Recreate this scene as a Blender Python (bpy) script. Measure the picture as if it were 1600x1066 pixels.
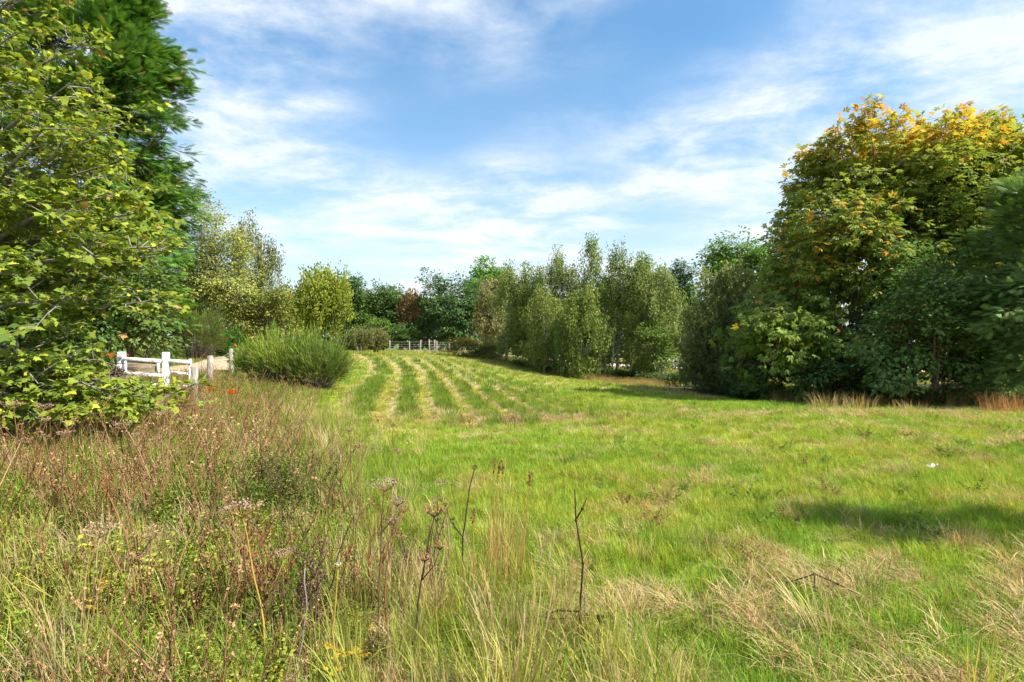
import bpy, math
import numpy as np
from mathutils import Vector, Matrix

for o in list(bpy.data.objects):
    bpy.data.objects.remove(o)
SC = bpy.context.scene
COL = SC.collection

# ------------------------------------------------------------------ camera
F = 889.0          # focal length in pixels of a 1600-wide picture
CZ = 1.6
cam = bpy.data.cameras.new('camera')
cam.sensor_width = 36.0
cam.lens = 36.0 * F / 1600.0
cam.clip_start = 0.05
cam.clip_end = 3000
camo = bpy.data.objects.new('camera', cam)
camo.location = (0, 0, CZ)
camo.rotation_euler = (math.radians(90), 0, 0)
COL.objects.link(camo)
SC.camera = camo

# ------------------------------------------------------------------ sun and sky
SUN_EL = math.radians(46)
SUN_AZ = math.radians(110)           # clockwise from the view direction (+Y)
sun = bpy.data.lights.new('sun', 'SUN')
sun.energy = 5.0
sun.angle = math.radians(0.53)
sun.color = (1.0, 0.95, 0.86)
suno = bpy.data.objects.new('sun', sun)
sd = Vector((math.sin(SUN_AZ) * math.cos(SUN_EL), math.cos(SUN_AZ) * math.cos(SUN_EL), math.sin(SUN_EL)))
suno.rotation_euler = sd.to_track_quat('Z', 'Y').to_euler()
suno.location = sd * 60
COL.objects.link(suno)

W = bpy.data.worlds.new('World')
SC.world = W
W.use_nodes = True
nt = W.node_tree
nt.nodes.clear()
def N(t, **k):
    n = nt.nodes.new(t)
    for a, b in k.items():
        setattr(n, a, b)
    return n
def math_n(op, a, b=None, c=None):
    n = N('ShaderNodeMath', operation=op)
    for i, v in enumerate((a, b, c)):
        if v is None: continue
        if isinstance(v, (int, float)): n.inputs[i].default_value = v
        else: nt.links.new(v, n.inputs[i])
    return n.outputs[0]
def ramp_n(v, a, b):
    n = N('ShaderNodeMapRange', interpolation_type='SMOOTHSTEP')
    nt.links.new(v, n.inputs['Value'])
    n.inputs['From Min'].default_value = a
    n.inputs['From Max'].default_value = b
    return n.outputs[0]
sky = N('ShaderNodeTexSky', sky_type='NISHITA', sun_disc=False)
sky.sun_elevation = SUN_EL
sky.sun_rotation = SUN_AZ
sky.air_density = 1.0
sky.dust_density = 0.6
sky.ozone_density = 2.2
tc = N('ShaderNodeTexCoord')
sep = N('ShaderNodeSeparateXYZ')
nt.links.new(tc.outputs['Generated'], sep.inputs[0])
dz = math_n('ADD', math_n('MAXIMUM', sep.outputs[2], 0.0), 0.16)
px_ = math_n('DIVIDE', sep.outputs[0], dz)
py_ = math_n('DIVIDE', sep.outputs[1], dz)
cmb = N('ShaderNodeCombineXYZ')
nt.links.new(px_, cmb.inputs[0]); nt.links.new(py_, cmb.inputs[1])
CLOUD_SEED = 6.1
def cloud_noise(scale, detail, rough, off, dist=0.0):
    m = N('ShaderNodeMapping')
    m.inputs['Location'].default_value = off
    m.inputs['Rotation'].default_value = (0, 0, math.radians(20))
    m.inputs['Scale'].default_value = (1.0, 1.25, 1.0)
    nt.links.new(cmb.outputs[0], m.inputs[0])
    n = N('ShaderNodeTexNoise')
    n.inputs['Scale'].default_value = scale
    n.inputs['Detail'].default_value = detail
    n.inputs['Roughness'].default_value = rough
    n.inputs['Distortion'].default_value = dist
    nt.links.new(m.outputs[0], n.inputs['Vector'])
    return n.outputs['Fac']
big = ramp_n(cloud_noise(0.75, 2.0, 0.5, (CLOUD_SEED, 1.3, 0)), 0.32, 0.58)
mid = ramp_n(cloud_noise(2.3, 9.0, 0.62, (1.7, CLOUD_SEED, 0), 0.2), 0.28, 0.84)
fine = cloud_noise(9.0, 6.0, 0.65, (5.0, 2.0, 0), 0.5)
dens = math_n('MULTIPLY', big, math_n('MULTIPLY', mid, math_n('MULTIPLY_ADD', fine, 1.1, 0.5)))
dens = math_n('MINIMUM', math_n('MULTIPLY', dens, 1.45), 0.8)
# thin veil of high haze that thickens with the slant path towards the horizon
veil = math_n('POWER', math_n('SUBTRACT', 1.0, math_n('MAXIMUM', sep.outputs[2], 0.0)), 3.6)
veil = math_n('MULTIPLY', veil, 0.92)
hs = N('ShaderNodeHueSaturation')
hs.inputs['Hue'].default_value = 0.490
hs.inputs['Saturation'].default_value = 1.30
hs.inputs['Value'].default_value = 1.0
nt.links.new(sky.outputs[0], hs.inputs['Color'])
CLOUD = (4.75, 4.95, 5.2, 1)
def mixc(fac, a, bcol):
    m = N('ShaderNodeMix', data_type='RGBA')
    nt.links.new(fac, m.inputs['Factor'])
    nt.links.new(a, m.inputs['A'])
    m.inputs['B'].default_value = bcol
    return m.outputs['Result']
c1 = mixc(veil, hs.outputs['Color'], (3.8, 4.2, 4.75, 1))
c2 = mixc(dens, c1, CLOUD)
bg = N('ShaderNodeBackground')
bg.inputs['Strength'].default_value = 0.108
nt.links.new(c2, bg.inputs['Color'])
wo = N('ShaderNodeOutputWorld')
nt.links.new(bg.outputs[0], wo.inputs[0])

SC.view_settings.view_transform = 'Standard'
SC.view_settings.look = 'None'
SC.view_settings.gamma = 1.0
SC.view_settings.use_curve_mapping = False
SC.view_settings.exposure = 1.1
SC.cycles.max_bounces = 8
SC.cycles.diffuse_bounces = 4
SC.cycles.transmission_bounces = 6
SC.cycles.use_denoising = True
SC.cycles.use_adaptive_sampling = True
SC.cycles.adaptive_threshold = 0.02

# ------------------------------------------------------------------ small helpers
R = np.random.default_rng(20240917)

def tag(o, label=None, cat=None, group=None, kind=None):
    if label: o['label'] = label
    if cat: o['category'] = cat
    if group: o['group'] = group
    if kind: o['kind'] = kind
    return o

def mesh_obj(name, V, T, mat, parent=None, tint=None, smooth=False, attr='tint'):
    V = np.ascontiguousarray(V, dtype=np.float32); T = np.ascontiguousarray(T, dtype=np.int32)
    me = make_mesh(name, V, T, mat, tint, smooth, attr)
    o = bpy.data.objects.new(name, me)
    COL.objects.link(o)
    if parent is not None: o.parent = parent
    return o

def make_mesh(name, V, T, mat, tint=None, smooth=False, attr='tint'):
    V = np.ascontiguousarray(V, dtype=np.float32); T = np.ascontiguousarray(T, dtype=np.int32)
    me = bpy.data.meshes.new(name)
    k = T.shape[1]
    me.vertices.add(len(V)); me.vertices.foreach_set('co', V.ravel())
    me.loops.add(T.size); me.loops.foreach_set('vertex_index', T.ravel())
    me.polygons.add(len(T))
    me.polygons.foreach_set('loop_start', np.arange(0, T.size, k, dtype=np.int32))
    me.polygons.foreach_set('loop_total', np.full(len(T), k, dtype=np.int32))
    if smooth: me.polygons.foreach_set('use_smooth', np.ones(len(T), dtype=bool))
    if tint is not None:
        tint = np.asarray(tint, dtype=np.float32)
        c = np.ones((len(V), 4), dtype=np.float32); c[:, :3] = tint
        a = me.attributes.new(attr, 'FLOAT_COLOR', 'POINT')
        a.data.foreach_set('color', c.ravel())
    me.update(calc_edges=True)
    if mat is not None: me.materials.append(mat)
    return me

def empty(name, loc, rz=0.0):
    o = bpy.data.objects.new(name, None)
    o.location = loc; o.rotation_euler = (0, 0, rz)
    o.empty_display_size = 0.2
    COL.objects.link(o)
    return o

def join(parts):
    """parts: list of (V, T[, tint]) -> one V, T, tint"""
    Vs, Ts, Cs, n = [], [], [], 0
    for p in parts:
        Vs.append(p[0]); Ts.append(np.asarray(p[1]) + n); n += len(p[0])
        if len(p) > 2 and p[2] is not None:
            c = np.asarray(p[2], float)
            Cs.append(np.broadcast_to(c, (len(p[0]), 3)))
    return np.concatenate(Vs), np.concatenate(Ts), (np.concatenate(Cs) if Cs else None)

def unit(v):
    return v / np.maximum(np.linalg.norm(v, axis=-1, keepdims=True), 1e-9)

def frames(d, n):
    """rotation frames with y along d and z close to n"""
    y = unit(d); x = unit(np.cross(y, n)); z = np.cross(x, y)
    return np.stack([x, y, z], axis=-1)          # N,3,3 columns

def stamp(tv, tt, P, Fm, S, tint=None):
    """copy a template (tv, tt) to positions P with frames Fm and scales S (N or N,3)"""
    S = np.asarray(S, float)
    if S.ndim == 1: S = S[:, None].repeat(3, 1)
    L = tv[None] * S[:, None, :]
    V = np.einsum('nij,nkj->nki', Fm, L) + P[:, None]
    T = tt[None] + (np.arange(len(P)) * len(tv))[:, None, None]
    c = None if tint is None else np.repeat(tint, len(tv), axis=0)
    return V.reshape(-1, 3), T.reshape(-1, tt.shape[1]), c

def tube(pts, rad, sides=6, cap=True):
    pts = np.asarray(pts, float); rad = np.asarray(rad, float)
    n = len(pts)
    t = unit(np.gradient(pts, axis=0))
    ref = np.array([0.3, 0.9, 0.2]) if abs(t[0][2]) > 0.7 else np.array([0.05, 0.1, 1.0])
    a = unit(np.cross(t, ref)); b = np.cross(t, a)
    th = np.arange(sides) / sides * 2 * np.pi
    V = pts[:, None] + rad[:, None, None] * (np.cos(th)[None, :, None] * a[:, None] + np.sin(th)[None, :, None] * b[:, None])
    V = V.reshape(-1, 3)
    i = np.arange(n - 1)[:, None] * sides; j = np.arange(sides)[None]; k = (j + 1) % sides
    q = np.stack([i + j, i + k, i + k + sides, i + j + sides], -1).reshape(-1, 4)
    T = np.concatenate([q[:, [0, 1, 2]], q[:, [0, 2, 3]]])
    if cap:
        V = np.concatenate([V, pts[-1:] + t[-1:] * rad[-1], pts[:1]])
        e = len(V) - 2
        c1 = np.stack([np.arange(sides) + (n - 1) * sides, (np.arange(sides) + 1) % sides + (n - 1) * sides, np.full(sides, e)], -1)
        c2 = np.stack([(np.arange(sides) + 1) % sides, np.arange(sides), np.full(sides, e + 1)], -1)
        T = np.concatenate([T, c1, c2])
    return V, T

def twig_batch(A, B, C, r0, r1):
    """many three-point, three-sided tapered twigs at once"""
    A, B, C = (np.asarray(x, float) for x in (A, B, C))
    n = len(A)
    t = unit(C - A)
    a = unit(np.cross(t, np.array([0.21, 0.13, 0.97]))); b = np.cross(t, a)
    th = np.arange(3) / 3 * 2 * np.pi
    ring = np.cos(th)[None, :, None] * a[:, None] + np.sin(th)[None, :, None] * b[:, None]
    r0 = np.broadcast_to(np.asarray(r0, float), (n,)); r1 = np.broadcast_to(np.asarray(r1, float), (n,))
    V = np.concatenate([A[:, None] + ring * r0[:, None, None], B[:, None] + ring * ((r0 + r1) / 2)[:, None, None],
                        C[:, None] + ring * r1[:, None, None]], axis=1)      # n,9,3
    tt = []
    for s in (0, 3):
        for j in range(3):
            k = (j + 1) % 3
            tt += [(s + j, s + k, s + k + 3), (s + j, s + k + 3, s + j + 3)]
    tt = np.array(tt)
    T = tt[None] + (np.arange(n) * 9)[:, None, None]
    return V.reshape(-1, 3), T.reshape(-1, 3)

def box(x0, x1, y0, y1, z0, z1, bev=0.0):
    """box with chamfered edges"""
    if bev <= 0:
        V = np.array([(x, y, z) for z in (z0, z1) for y in (y0, y1) for x in (x0, x1)], float)
        q = [(0, 2, 3, 1), (4, 5, 7, 6), (0, 1, 5, 4), (2, 6, 7, 3), (0, 4, 6, 2), (1, 3, 7, 5)]
        T = [t for a, b, c, d in q for t in ((a, b, c), (a, c, d))]
        return V, np.array(T)
    import bmesh
    bm = bmesh.new()
    bmesh.ops.create_cube(bm, size=1.0)
    for v in bm.verts:
        v.co = Vector(((x0 + x1) / 2 + v.co.x * (x1 - x0), (y0 + y1) / 2 + v.co.y * (y1 - y0), (z0 + z1) / 2 + v.co.z * (z1 - z0)))
    bmesh.ops.bevel(bm, geom=list(bm.edges), offset=bev, segments=1, affect='EDGES')
    bmesh.ops.triangulate(bm, faces=list(bm.faces))
    bm.verts.index_update()
    V = np.array([v.co[:] for v in bm.verts]); T = np.array([[v.index for v in f.verts] for f in bm.faces])
    bm.free()
    return V, T

# lattice value noise
_perm = np.random.default_rng(5).permutation(4096)
_val = np.random.default_rng(6).random(4096)
def _h(ix, iy, s):
    return _val[_perm[(_perm[(ix + s * 131) & 4095] + iy) & 4095]]
def vnoise(x, y, s=0):
    x = np.asarray(x, float); y = np.asarray(y, float)
    ix = np.floor(x).astype(int); iy = np.floor(y).astype(int)
    fx = x - ix; fy = y - iy
    fx = fx * fx * (3 - 2 * fx); fy = fy * fy * (3 - 2 * fy)
    return (_h(ix, iy, s) * (1 - fx) * (1 - fy) + _h(ix + 1, iy, s) * fx * (1 - fy)
            + _h(ix, iy + 1, s) * (1 - fx) * fy + _h(ix + 1, iy + 1, s) * fx * fy)
def fbm(x, y, s=0, o=4):
    a, t, w = 0.0, 0.0, 1.0
    for i in range(o):
        a = a + w * vnoise(x * 2 ** i + 17.3 * i, y * 2 ** i - 9.1 * i, s + i); t += w; w *= 0.55
    return a / t
def sstep(a, b, x):
    t = np.clip((np.asarray(x, float) - a) / (b - a), 0, 1)
    return t * t * (3 - 2 * t)

# ------------------------------------------------------------------ terrain
ctrl_px = [(740,670,12),(1000,640,15),(900,590,42),(780,563,48),(1060,608,27),(1350,641,20),(1300,635,17),(1600,640,15),
    (250,622,13),(370,562,28),(450,598,17),(100,690,8),(560,553,40),(610,549,62),(680,549,62),(700,551,58),(1000,602,34),
    (560,660,12.5),(620,600,22),(800,600,28),(870,640,16),(480,552,45)]
CT = [((u - 800) / F * d, d, CZ + (533 - v) / F * d) for u, v, d in ctrl_px]
CT += [(0,0,0),(3,3,0.),(-3,3,0.0),(0,5,-.03),(4,6,-.08),(-3,6,0.03),(8,8,-.12),(0,8,-.1),(-6,4,.1),(6,2,.02),(-10,0,.2),
    (10,0,0),(0,-8,0),(-20,14,.5),(-25,30,.9),(-30,60,.9),(-14,75,.3),(0,75,-.4),(20,60,-1.1),(35,40,-.9),(28,20,-.7),
    (20,10,-.3),(15,45,-1.25),(-10,20,.45),(25,-5,0),(-25,-5,.4),(0,100,-.6),(40,90,-.8),(-40,90,.3),(60,30,-.6),(-60,30,.6)]
CT = np.array(CT, float)
def _U(r): return np.where(r > 0, r * r * np.log(np.maximum(r, 1e-9)), 0)
_n = len(CT)
_A = np.block([[_U(np.linalg.norm(CT[:, None, :2] - CT[None, :, :2], axis=2)) + np.eye(_n), np.c_[np.ones(_n), CT[:, :2]]],
               [np.c_[np.ones(_n), CT[:, :2]].T, np.zeros((3, 3))]])
_W = np.linalg.solve(_A, np.r_[CT[:, 2], 0, 0, 0])
def row_k(x, y):
    """number of the mown row at a place (whole number = middle of a green strip)"""
    yy = np.clip(y, 12, 42); xc = np.clip(x, -11, 3)
    return (2.599 + 1.0883 * x + 0.29262 * yy + 0.006879 * xc * yy - 0.00617 * yy * yy + 0.043326 * xc * xc
            + 0.00011365 * yy ** 3)
def row_zone(x, y):
    k = row_k(x, y) + 0.45 * (fbm(x * .6, y * .6, 31) - .5)
    z = sstep(11.6, 13.6, y + 3.4 * (fbm(x * .8, y * .8, 40) - .5)) * sstep(46, 36, y) * sstep(1.3, 1.7, k) * sstep(11.5, 8.0, k)
    return k, z
def strip(k):
    f = np.abs(k - np.round(k))
    return sstep(0.36, 0.18, f)
def H(x, y):
    x = np.asarray(x, float); y = np.asarray(y, float)
    q = np.c_[x.ravel(), y.ravel()]
    out = np.empty(len(q))
    for i in range(0, len(q), 40000):
        qq = q[i:i + 40000]
        out[i:i + 40000] = _U(np.linalg.norm(qq[:, None] - CT[None, :, :2], axis=2)) @ _W[:_n] + _W[_n] + qq @ _W[_n + 1:]
    r = np.hypot(q[:, 0], q[:, 1] - 20)
    t = sstep(55, 100, r)
    out = out * (1 - t) - 0.4 * t
    out += (fbm(q[:, 0] * .9, q[:, 1] * .9, 3) - .5) * 0.10 * (1 - t)
    k, z = row_zone(q[:, 0], q[:, 1])
    out += 0.06 * strip(k) * z
    return out.reshape(x.shape)
def at(px, d):
    """point on the ground seen at picture column px at distance d"""
    x = (px - 800) / F * d
    return np.array([x, d, float(H(x, d))])
def pt(px, py, d):
    return np.array([(px - 800) / F * d, d, CZ + (533 - py) / F * d])

# ------------------------------------------------------------------ materials
def new_mat(name):
    m = bpy.data.materials.new(name); m.use_nodes = True
    m.node_tree.nodes.clear()
    return m, m.node_tree.nodes, m.node_tree.links

def leaf_mat(name, transl=0.35, rough=0.5, spec=0.35, inst=False, tboost=(1.25, 1.25, 0.75)):
    m, n, l = new_mat(name)
    a = n.new('ShaderNodeAttribute'); a.attribute_name = 'tint'; a.attribute_type = 'INSTANCER' if inst else 'GEOMETRY'
    c = a.outputs['Color']
    if inst:
        b = n.new('ShaderNodeAttribute'); b.attribute_name = 'shade'
        mx = n.new('ShaderNodeMix'); mx.data_type = 'RGBA'; mx.blend_type = 'MULTIPLY'; mx.inputs['Factor'].default_value = 1
        l.new(c, mx.inputs['A']); l.new(b.outputs['Color'], mx.inputs['B']); c = mx.outputs['Result']
    p = n.new('ShaderNodeBsdfPrincipled')
    l.new(c, p.inputs['Base Color'])
    p.inputs['Roughness'].default_value = rough
    p.inputs['Specular IOR Level'].default_value = spec
    t = n.new('ShaderNodeBsdfTranslucent')
    tm = n.new('ShaderNodeMix'); tm.data_type = 'RGBA'; tm.blend_type = 'MULTIPLY'; tm.inputs['Factor'].default_value = 1
    l.new(c, tm.inputs['A']); tm.inputs['B'].default_value = (*tboost, 1)
    l.new(tm.outputs['Result'], t.inputs['Color'])
    mix = n.new('ShaderNodeMixShader'); mix.inputs[0].default_value = transl
    l.new(p.outputs[0], mix.inputs[1]); l.new(t.outputs[0], mix.inputs[2])
    o = n.new('ShaderNodeOutputMaterial'); l.new(mix.outputs[0], o.inputs[0])
    return m

def noise_mat(name, c0, c1, scale=8.0, detail=8.0, rough=0.85, stretch=(1, 1, 1), bump=0.4, lo=0.35, hi=0.65, tint=False, spec=0.3, bdist=0.02):
    m, n, l = new_mat(name)
    t = n.new('ShaderNodeTexCoord'); mp = n.new('ShaderNodeMapping'); mp.inputs['Scale'].default_value = stretch
    l.new(t.outputs['Object'], mp.inputs[0])
    nz = n.new('ShaderNodeTexNoise'); nz.inputs['Scale'].default_value = scale; nz.inputs['Detail'].default_value = detail
    nz.inputs['Roughness'].default_value = 0.65
    l.new(mp.outputs[0], nz.inputs['Vector'])
    mr = n.new('ShaderNodeMapRange'); mr.interpolation_type = 'SMOOTHSTEP'
    mr.inputs['From Min'].default_value = lo; mr.inputs['From Max'].default_value = hi
    l.new(nz.outputs['Fac'], mr.inputs['Value'])
    mx = n.new('ShaderNodeMix'); mx.data_type = 'RGBA'
    l.new(mr.outputs[0], mx.inputs['Factor']); mx.inputs['A'].default_value = (*c0, 1); mx.inputs['B'].default_value = (*c1, 1)
    c = mx.outputs['Result']
    if tint:
        a = n.new('ShaderNodeAttribute'); a.attribute_name = 'tint'
        mm = n.new('ShaderNodeMix'); mm.data_type = 'RGBA'; mm.blend_type = 'MULTIPLY'; mm.inputs['Factor'].default_value = 1
        l.new(c, mm.inputs['A']); l.new(a.outputs['Color'], mm.inputs['B']); c = mm.outputs['Result']
    p = n.new('ShaderNodeBsdfPrincipled'); l.new(c, p.inputs['Base Color'])
    p.inputs['Roughness'].default_value = rough; p.inputs['Specular IOR Level'].default_value = spec
    if bump:
        b = n.new('ShaderNodeBump'); b.inputs['Strength'].default_value = bump; b.inputs['Distance'].default_value = bdist
        l.new(nz.outputs['Fac'], b.inputs['Height']); l.new(b.outputs[0], p.inputs['Normal'])
    o = n.new('ShaderNodeOutputMaterial'); l.new(p.outputs[0], o.inputs[0])
    return m

M_LEAF = leaf_mat('leaf', 0.36, 0.6, 0.12)
M_LEAF_GLOSSY = leaf_mat('leaf_waxy', 0.28, 0.45, 0.25)
M_NEEDLE = leaf_mat('conifer_leaf', 0.25, 0.65, 0.1)
M_GRASS = leaf_mat('grass_blade', 0.35, 0.6, 0.1, inst=True, tboost=(1.15, 1.15, 0.8))
M_BLADE = leaf_mat('plant_tissue', 0.3, 0.6, 0.12)
M_DRY = leaf_mat('dry_stem', 0.06, 0.8, 0.15)
M_BARK = noise_mat('bark', (.075, .06, .045), (.2, .17, .135), 9, 8, 0.9, (1, 1, .25), 0.7)
M_BARK_GREY = noise_mat('lichen_bark', (.16, .15, .12), (.42, .4, .34), 12, 8, 0.9, (1, 1, .5), 0.6)
M_BARK_SYC = noise_mat('sycamore_bark', (.10, .09, .07), (.29, .265, .22), 12, 8, 0.9, (1, 1, .5), 0.6)
M_BARK_BIRCH = noise_mat('birch_bark', (.06, .05, .045), (.62, .59, .53), 5, 8, 0.8, (1, 1, 2.5), 0.3, lo=.36, hi=.46)
M_BARK_RED = noise_mat('reddish_bark', (.10, .06, .04), (.24, .15, .10), 9, 8, 0.9, (1, 1, .3), 0.6)
M_PAINT = noise_mat('flaking_white_paint', (.33, .29, .22), (.78, .78, .77), 9, 12, 0.7, (1, 1, 1), 0.3, lo=.36, hi=.50)
M_OLDWOOD = noise_mat('weathered_board', (.20, .15, .09), (.5, .39, .25), 6, 10, 0.85, (.6, 4, 9), 0.5)
M_POST = noise_mat('grey_post_wood', (.22, .19, .155), (.46, .42, .36), 7, 9, 0.85, (3, 3, .5), 0.5)
M_WIRE = noise_mat('galvanised_wire', (.3, .3, .31), (.5, .5, .5), 30, 2, 0.5, bump=0)

# ------------------------------------------------------------------ zones of the field
def weed_edge(d):      # rough weeds stand left of this x
    return np.interp(d, [0, 2, 4, 7, 9, 12, 15, 20, 26], [.4, -.15, -.75, -2.0, -2.9, -4.5, -5.0, -6.3, -8.2])
def field_right(d):
    return np.interp(d, [0, 8, 13, 15, 17, 25, 34, 41, 47, 57, 62], [40, 30, 17, 13.5, 9.8, 7.0, 7.3, 4.6, -1.1, -6.4, -8])
def field_left(d):
    return np.interp(d, [0, 15, 20, 30, 40, 62], [-40, -5.2, -6.5, -9.0, -11.6, -15])
TRACK = np.array([(-26, 11.5), (-19, 13.2), (-13.5, 15.6), (-11.6, 18.5), (-11.6, 22), (-13.0, 27), (-15.5, 35), (-19, 47), (-24, 60)], float)
ROADC = np.array([(-16, 66), (-6, 60), (4, 57), (14, 55.5), (26, 53), (40, 46), (60, 30)], float)
def resample(P, n):
    t = np.r_[0, np.cumsum(np.linalg.norm(np.diff(P, axis=0), axis=1))]
    tt = np.linspace(0, t[-1], n)
    Q = np.c_[np.interp(tt, t, P[:, 0]), np.interp(tt, t, P[:, 1])]
    for _ in range(max(2, n // 14)):
        Q[1:-1] = (Q[:-2] + 2 * Q[1:-1] + Q[2:]) / 4
    return Q
TRACKF = resample(TRACK, 140); ROADF = resample(ROADC, 90)
def dist_to(P, x, y):
    out = np.full(np.shape(x), 1e9)
    for p in P: out = np.minimum(out, np.hypot(x - p[0], y - p[1]))
    return out

GREEN = np.array([.205, .335, .032]); LUSH = np.array([.15, .30, .028]); YGREEN = np.array([.36, .41, .06])
TAN = np.array([.43, .33, .15]); STRAW = np.array([.56, .46, .25]); BROWN = np.array([.20, .125, .06]); SOIL = np.array([.11, .075, .045])
def lerp(a, b, t):
    t = np.asarray(t)[..., None]
    return a * (1 - t) + b * t
def dry_amount(x, y):
    """how much dead straw lies in the sward"""
    n = fbm(x * .9, y * .9, 11); n2 = fbm(x * 2.6, y * 2.6, 12)
    near = sstep(5.0, 3.0, y - .10 * x) * .22
    right = sstep(6.0, 9.5, x) * .16
    edge = sstep(2.6, .3, field_right(y) - x) * .55 * (y < 40)
    headland = np.exp(-((y - 13.0 - .12 * x) / 1.1) ** 2) * .36
    base = .03 + near + right + edge + headland + 1.0 * sstep(.50, .72, n) * (.22 + .78 * sstep(6.5, 3.5, y)) + .6 * sstep(.54, .72, n2) - .14
    return np.clip(base, 0, 1)
def sward(x, y):
    """colour of living grass and its height at a place"""
    n = fbm(x * .35, y * .35, 21); n2 = fbm(x * 2.3, y * 2.3, 22)
    c = lerp(GREEN, YGREEN, np.clip(.10 + 1.3 * (n - .42) + .8 * (n2 - .45), 0, 1))
    c = lerp(c, LUSH, sstep(.55, .7, fbm(x * .8, y * .8, 23)) * .7)
    k, z = row_zone(x, y)
    s = strip(k)
    c = lerp(c, lerp(np.array([.34, .36, .07]), np.array([.10, .20, .022]), s * (.75 + .25 * sstep(.4, .6, n2))), z * (.4 + .6 * sstep(10.5, 6.5, k)) * (.65 + .35 * sstep(.3, .6, fbm(x * .9, y * .9, 24))))
    far = sstep(22, 45, y) * (1 - z)
    c = lerp(c, np.array([.27, .30, .06]), far * .7)
    return c, z, s, k

# ------------------------------------------------------------------ ground
def axis(core0, core1, step, ext, g):
    a = [core0, core1]
    mid = np.arange(core0, core1 + 1e-6, step)
    lo, hi, s = [], [], step
    v = 0
    while v < ext:
        s *= g; v += s
        hi.append(core1 + v); lo.append(core0 - v)
    return np.r_[lo[::-1], mid, hi]
gx = axis(-15, 15, .19, 700, 1.11)
gy = np.r_[axis(-4, 20, .17, 1, 1.1)[4:-4]]
gy = np.r_[-60, -30, -15, -8, -5, np.arange(-4, 20, .19), np.arange(20, 64, .36), 64 + np.cumsum(.4 * 1.13 ** np.arange(1, 46))]
X, Y = np.meshgrid(gx, gy)
Z = H(X, Y)
nx, ny = len(gx), len(gy)
idx = np.arange(nx * ny).reshape(ny, nx)
Q = np.stack([idx[:-1, :-1], idx[:-1, 1:], idx[1:, 1:], idx[1:, :-1]], -1).reshape(-1, 4)
xr, yr = X.ravel(), Y.ravel()
gc, gz, gs, gk = sward(xr, yr)
gd = dry_amount(xr, yr)
gcol = lerp(gc * .8, TAN * .75, np.clip(.25 + gd * .8, 0, 1))
fr = gk - np.floor(gk)
trk = sstep(.60, .66, fr) * sstep(.82, .76, fr) * gz * (.35 + .65 * sstep(.35, .62, fbm(xr * .7, yr * .7, 33))) * sstep(7.6, 6.6, gk)
gcol = lerp(gcol, np.array([.46, .33, .19]), trk)
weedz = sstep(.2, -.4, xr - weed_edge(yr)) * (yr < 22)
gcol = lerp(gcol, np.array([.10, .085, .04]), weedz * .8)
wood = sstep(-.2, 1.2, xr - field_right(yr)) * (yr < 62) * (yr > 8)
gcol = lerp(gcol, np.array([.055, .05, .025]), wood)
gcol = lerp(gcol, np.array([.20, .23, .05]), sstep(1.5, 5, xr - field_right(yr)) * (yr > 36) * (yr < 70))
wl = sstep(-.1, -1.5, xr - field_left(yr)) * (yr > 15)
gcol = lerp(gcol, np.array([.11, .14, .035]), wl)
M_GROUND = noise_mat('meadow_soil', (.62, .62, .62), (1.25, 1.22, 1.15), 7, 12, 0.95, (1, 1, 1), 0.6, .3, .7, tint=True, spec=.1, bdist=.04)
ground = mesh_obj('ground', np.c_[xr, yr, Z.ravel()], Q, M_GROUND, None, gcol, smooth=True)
tag(ground, 'green meadow ground with mown rows rising to the left', 'ground', kind='structure')

def ribbon(name, P, w, zoff, mat, label, cat, nw=9):
    t = unit(np.gradient(P, axis=0)); nrm = np.c_[-t[:, 1], t[:, 0]]
    u = np.linspace(-1, 1, nw)
    rag = 1 + .10 * (fbm(P[:, 0] * 1.3, P[:, 1] * 1.3, 51)[:, None] - .5) * 2
    G = P[:, None] + nrm[:, None] * (u[None, :, None] * (w / 2) * rag[..., None])
    z = H(G[..., 0], G[..., 1]) + zoff - .05 * (np.abs(u)[None] > .99)
    V = np.concatenate([G, z[..., None]], -1).reshape(-1, 3)
    i = np.arange(len(P) * nw).reshape(len(P), nw)
    q = np.stack([i[:-1, :-1], i[1:, :-1], i[1:, 1:], i[:-1, 1:]], -1).reshape(-1, 4)
    o = mesh_obj(name, V, q, mat, None, None, smooth=True)
    return tag(o, label, cat, kind='structure')
M_TRACK = noise_mat('sandy_track', (.30, .21, .13), (.56, .42, .29), 3.5, 12, 0.95, bump=.5, lo=.3, hi=.7, spec=.1)
M_ROAD = noise_mat('pink_gravel_road', (.42, .33, .28), (.58, .48, .42), 5, 12, 0.95, bump=.3, lo=.3, hi=.7, spec=.1)
ribbon('track', TRACKF, 3.0, .05, M_TRACK, 'sandy dirt track curving away behind the white gate', 'track')
ribbon('road', ROADF, 5.5, .06, M_ROAD, 'pale pinkish road glimpsed beneath the birch trees', 'road')

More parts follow.
